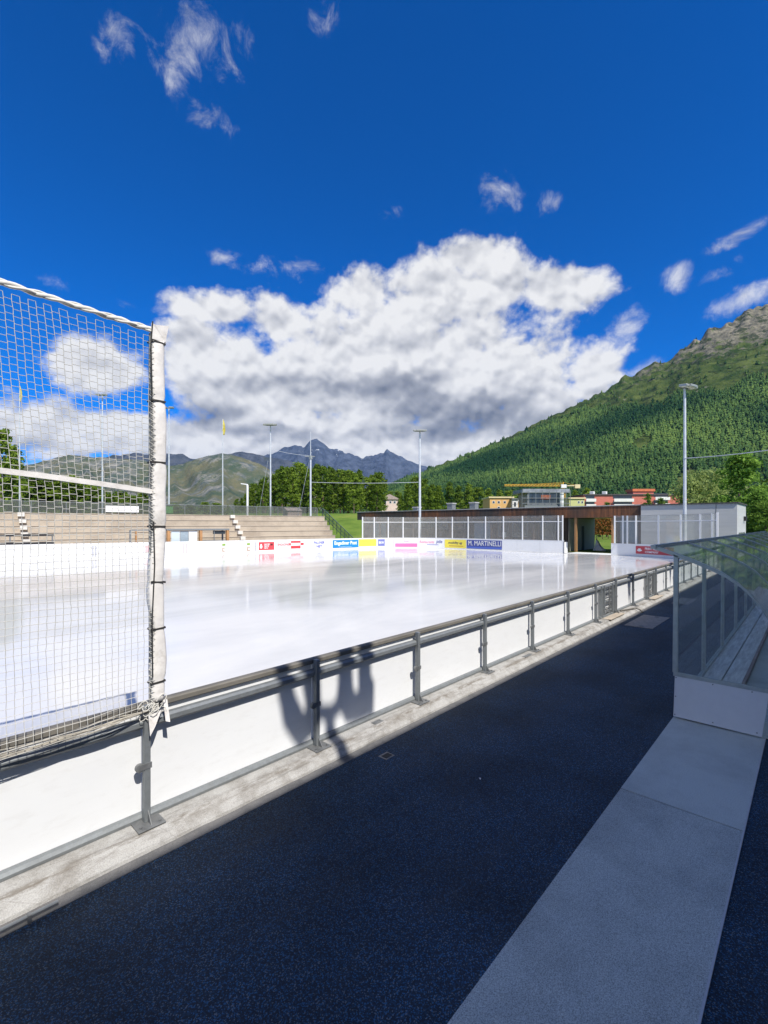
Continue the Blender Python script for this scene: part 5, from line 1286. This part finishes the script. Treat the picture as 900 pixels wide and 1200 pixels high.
# ---------------------------------------------------------------- air
HAZE=3.2e-5
c=cw(0,2000,0)
hz=MB().box((0,0,0),(1,1,1))
hzo=hz.build('haze',bpy.data.materials.new('haze_air'))
hzo.scale=(18400,18400,1020); hzo.location=(0,0,510-14)
hzo['kind']='stuff'; tag(hzo,'thin bluish mountain air over the whole valley','haze')
hm_=bpy.data.materials['haze_air']; hm_.use_nodes=True; nt=hm_.node_tree; nt.nodes.clear()
o=nt.nodes.new('ShaderNodeOutputMaterial'); v=nt.nodes.new('ShaderNodeVolumePrincipled'); v.inputs['Density'].default_value=HAZE
v.inputs['Color'].default_value=(0.22,0.50,1.0,1); v.inputs['Anisotropy'].default_value=0.0
nt.links.new(v.outputs[0],o.inputs['Volume'])

# ---------------------------------------------------------------- sky, sun
w=bpy.data.worlds.new('World'); scene.world=w; w.use_nodes=True
nt=w.node_tree; N=nt.nodes; L=nt.links; N.clear()
out=N.new('ShaderNodeOutputWorld'); bg=N.new('ShaderNodeBackground'); L.new(bg.outputs[0],out.inputs[0])
sky=N.new('ShaderNodeTexSky'); sky.sky_type='NISHITA'; sky.sun_disc=False; sky.sun_elevation=SUN_EL
sdir=Vector((-0.27*math.cos(SUN_EL),-0.963*math.cos(SUN_EL),math.sin(SUN_EL))).normalized()
sky.sun_rotation=math.atan2(sdir.x,sdir.y)
sky.altitude=3000; sky.air_density=1.0; sky.dust_density=0.3; sky.ozone_density=2.0
hs=N.new('ShaderNodeHueSaturation'); hs.inputs['Saturation'].default_value=2.3; hs.inputs['Value'].default_value=0.78; L.new(sky.outputs[0],hs.inputs['Color'])
def VM(op,a,b=None):
    n=N.new('ShaderNodeVectorMath'); n.operation=op
    for i,x in enumerate((a,b)):
        if x is None: continue
        if isinstance(x,(tuple,list)): n.inputs[i].default_value=x
        else: L.new(x,n.inputs[i])
    return n.outputs['Value'] if op=='DOT_PRODUCT' else n.outputs[0]
def MT(op,a,b=None,c=None,clamp=False):
    n=N.new('ShaderNodeMath'); n.operation=op; n.use_clamp=clamp
    for i,x in enumerate((a,b,c)):
        if x is None: continue
        if isinstance(x,(int,float)): n.inputs[i].default_value=x
        else: L.new(x,n.inputs[i])
    return n.outputs[0]
tc=N.new('ShaderNodeTexCoord'); D=tc.outputs['Generated']
nv=N.new('ShaderNodeVectorMath'); nv.operation='NORMALIZE'; L.new(D,nv.inputs[0]); D=nv.outputs[0]
dr_=VM('DOT_PRODUCT',D,(RGT[0],RGT[1],0)); df=VM('DOT_PRODUCT',D,(FWD[0],FWD[1],0)); dz=VM('DOT_PRODUCT',D,(0,0,1))
az=MT('ARCTAN2',dr_,df); el=MT('ARCSINE',dz)
cb=N.new('ShaderNodeCombineXYZ'); L.new(az,cb.inputs[0]); L.new(el,cb.inputs[1]); P=cb.outputs[0]
def noise_at(vec,scale,det,rg,dist=0.0,off=(0,0,0),st=(1,1,1)):
    mp=N.new('ShaderNodeMapping'); mp.inputs['Location'].default_value=off; mp.inputs['Scale'].default_value=st; L.new(vec,mp.inputs[0])
    n=N.new('ShaderNodeTexNoise'); n.inputs['Scale'].default_value=scale; n.inputs['Detail'].default_value=det; n.inputs['Roughness'].default_value=rg; n.inputs['Distortion'].default_value=dist
    L.new(mp.outputs[0],n.inputs['Vector']); return n.outputs['Fac']
def ae(px,py):
    a=math.atan((px-450)/F); return a,math.atan((615-py)/F*math.cos(a))
def blob(px,py,rx,ry,amp,rot=0.0):
    a,e=ae(px,py); a2,_=ae(px+rx,py); a1,_=ae(px-rx,py); _,e2=ae(px,py-ry); _,e1=ae(px,py+ry)
    ra=(a2-a1)/2; re=(e2-e1)/2
    mp=N.new('ShaderNodeMapping'); mp.vector_type='TEXTURE'; mp.inputs['Location'].default_value=(a,e,0); mp.inputs['Rotation'].default_value=(0,0,R(rot)); mp.inputs['Scale'].default_value=(ra,re,1)
    L.new(P,mp.inputs[0])
    ln=N.new('ShaderNodeVectorMath'); ln.operation='LENGTH'; L.new(mp.outputs[0],ln.inputs[0])
    # 1 inside, falling to 0 at 1.25
    v=MT('SUBTRACT',1.0,MT('POWER',ln.outputs['Value'],1.6))
    return MT('MAXIMUM',MT('MULTIPLY',v,amp),-1.0)
def union(lst):
    r=lst[0]
    for x in lst[1:]: r=MT('SMOOTH_MAX',r,x,0.25)
    return r
main=union([blob(*b) for b in [
 (470,425,215,95,1),(270,440,95,72,1),(235,400,45,30,.9),(330,375,50,38,1),(420,345,50,38,.9),(520,345,90,52,1),(585,325,55,48,1),(655,335,70,34,.95,-12),(620,440,100,75,1),(600,500,95,40,1),(380,510,230,48,1),(460,470,200,60,1),
 (215,535,80,28,1),(40,500,95,42,1),(120,430,70,40,.7),(150,505,80,32,1),(30,570,120,30,1),(140,560,90,22,1),(500,545,210,34,1.5),(400,520,330,36,1.35),(560,300,60,30,1),(690,440,40,45,.8),(250,360,60,26,.8),(300,480,90,50,1),(-80,470,90,60,1)]])
small=union([blob(*b) for b in [
 (792,322,24,24,.75),(862,276,42,13,.55,18),(880,347,62,17,.85,14),(845,318,30,12,.5,15),(755,432,42,12,.75,18),(728,388,42,24,.85,25),(590,222,34,30,.5,-20),(642,238,18,14,.42),
 (232,52,62,50,.52),(200,80,20,50,.45,10),(134,35,24,40,.45),(335,316,44,18,.62),(262,300,22,13,.55),(60,331,24,11,.48),(142,354,20,9,.42),(212,357,30,18,.5),(383,20,20,26,.32,20),(245,140,30,20,.33),(455,250,16,10,.3)]])
n1=noise_at(P,7.0,14,0.63,0.12,(3.1,1.7,0.4),(1,1.25,1))
n2=noise_at(P,26.0,8,0.6,0.0,(1.1,0.7,5.4),(1,1.2,1))
nn=MT('ADD',MT('MULTIPLY',MT('SUBTRACT',n1,0.5),2.1),MT('MULTIPLY',MT('SUBTRACT',n2,0.5),0.95))
def vor(off,det=3.0):
    mp=N.new('ShaderNodeMapping'); mp.inputs['Location'].default_value=off; mp.inputs['Scale'].default_value=(1,1.25,1); L.new(P,mp.inputs[0])
    n=N.new('ShaderNodeTexVoronoi'); n.voronoi_dimensions='2D'; n.feature='SMOOTH_F1'; n.inputs['Scale'].default_value=9.0; n.inputs['Detail'].default_value=det; n.inputs['Roughness'].default_value=0.58; n.inputs['Lacunarity'].default_value=2.2; n.inputs['Smoothness'].default_value=0.6
    n.normalize=True
    wn=noise_at(P,11.0,4,0.5,0.0,(4,4,4)); wv=MT('MULTIPLY',MT('SUBTRACT',wn,0.5),0.05); cbn=N.new('ShaderNodeCombineXYZ'); L.new(wv,cbn.inputs[0]); L.new(wv,cbn.inputs[1])
    L.new(VM('ADD',mp.outputs[0],cbn.outputs[0]),n.inputs['Vector']); return n.outputs['Distance']
v1=vor((0.3,0.2,0))
dm=MT('ADD',MT('ADD',MT('MULTIPLY',main,1.0),MT('MULTIPLY',nn,0.85)),MT('MULTIPLY',MT('SUBTRACT',0.30,v1),1.5))
wisp=noise_at(P,15.0,12,0.66,0.4,(7.7,2.2,0.9),(1,1.1,1))
ds_=MT('ADD',MT('MULTIPLY',small,1.0),MT('MULTIPLY',MT('SUBTRACT',wisp,0.52),3.0))
def ss(v,a,b):
    q=N.new('ShaderNodeMapRange'); q.interpolation_type='SMOOTHSTEP'; q.inputs['From Min'].default_value=a; q.inputs['From Max'].default_value=b; L.new(v,q.inputs['Value']); return q.outputs[0]
c1=ss(dm,-0.02,0.55); c2=MT('MULTIPLY',ss(ds_,0.0,1.3),0.9)
cloud=MT('MAXIMUM',c1,c2)
# clouds over the rest of the sky (behind the camera), only light and reflections see them
rest=MT('MULTIPLY',ss(noise_at(D,2.6,9,0.6,0.3,(5,2,1)),0.40,0.56),ss(df,0.15,-0.25))
cloud=MT('MAXIMUM',cloud,MT('MULTIPLY',rest,0.85))
# relief: light comes from upper right behind the viewer
n1b=noise_at(P,7.0,9,0.55,0.12,(3.1-0.012,1.7+0.030,0.4),(1,1.25,1))
n2b=noise_at(P,26.0,4,0.5,0.0,(1.1-0.004,0.7+0.010,5.4),(1,1.2,1))
rel=MT('ADD',MT('MULTIPLY',MT('SUBTRACT',noise_at(P,7.0,9,0.55,0.12,(3.1,1.7,0.4),(1,1.25,1)),n1b),0.8),MT('MULTIPLY',MT('SUBTRACT',noise_at(P,26.0,4,0.5,0.0,(1.1,0.7,5.4),(1,1.2,1)),n2b),0.35))
grey=union([blob(*b) for b in [(575,488,190,34,1,-4),(430,455,120,24,.8),(245,487,60,20,.8),(650,475,70,30,.7),(330,450,60,16,.5),(300,505,120,14,.6),(520,505,140,16,.9),(50,520,80,14,.5),(640,330,50,20,.25)]])
gm=MT('MULTIPLY',ss(MT('ADD',grey,MT('MULTIPLY',MT('SUBTRACT',noise_at(P,7.0,4,0.45,0.1,(2,9,1)),0.5),1.3)),-0.20,1.10),0.52)
thick=ss(dm,0.3,1.6)
rel=MT('ADD',rel,MT('MULTIPLY',MT('SUBTRACT',vor((0.3-0.006,0.2+0.020,0),2.0),vor((0.3,0.2,0),2.0)),1.35))
lum=MT('ADD',MT('SUBTRACT',MT('SUBTRACT',0.93,gm),MT('MULTIPLY',thick,0.08)),rel)
lum=MT('MINIMUM',MT('MAXIMUM',lum,0.20),1.12)
cr=N.new('ShaderNodeValToRGB'); L.new(lum,cr.inputs[0]); e=cr.color_ramp.elements
e[0].position=0.2; e[0].color=(0.20,0.225,0.29,1); e[1].position=1.0; e[1].color=(0.95,0.95,0.96,1)
x=e.new(0.55); x.color=(0.44,0.46,0.52,1); x=e.new(0.8); x.color=(0.72,0.73,0.77,1)
SKYS=0.135
mulc=VM('SCALE',cr.outputs[0]); mulc.node.inputs['Scale'].default_value=1.0/SKYS*0.62
mx=N.new('ShaderNodeMix'); mx.data_type='RGBA'; L.new(cloud,mx.inputs[0]); tintn=VM('MULTIPLY',hs.outputs[0],(0.0,0.84,1.17)); L.new(tintn,mx.inputs[6]); L.new(mulc,mx.inputs[7])
L.new(mx.outputs[2],bg.inputs[0]); bg.inputs[1].default_value=SKYS
try: w.cycles.sampling_method='MANUAL'; w.cycles.sample_map_resolution=1024
except Exception: pass
sl=bpy.data.lights.new('sun','SUN'); sl.energy=4.0; sl.angle=R(0.53); sl.color=(1.0,0.96,0.90)
so=bpy.data.objects.new('sun',sl); COL.objects.link(so); so.rotation_euler=(sdir).to_track_quat('Z','Y').to_euler(); so.location=(0,-20,40)

# ---------------------------------------------------------------- camera
cam=bpy.data.cameras.new('camera'); co=bpy.data.objects.new('camera',cam); COL.objects.link(co); scene.camera=co
co.location=(0,0,CAMZ); co.rotation_euler=(R(90),0,-math.atan2(FWD[0],FWD[1]))
cam.sensor_fit='HORIZONTAL'; cam.sensor_width=24; cam.lens=24*F/900; cam.shift_y=15/900; cam.clip_start=0.05; cam.clip_end=30000
scene.view_settings.view_transform='Standard'; scene.view_settings.look='None'; scene.view_settings.exposure=0.6; scene.view_settings.gamma=1
try: scene.view_settings.use_curve_mapping=False
except Exception: pass
scene.cycles.max_bounces=8; scene.cycles.transparent_max_bounces=16; scene.cycles.volume_bounces=0
scene.render.engine='CYCLES'
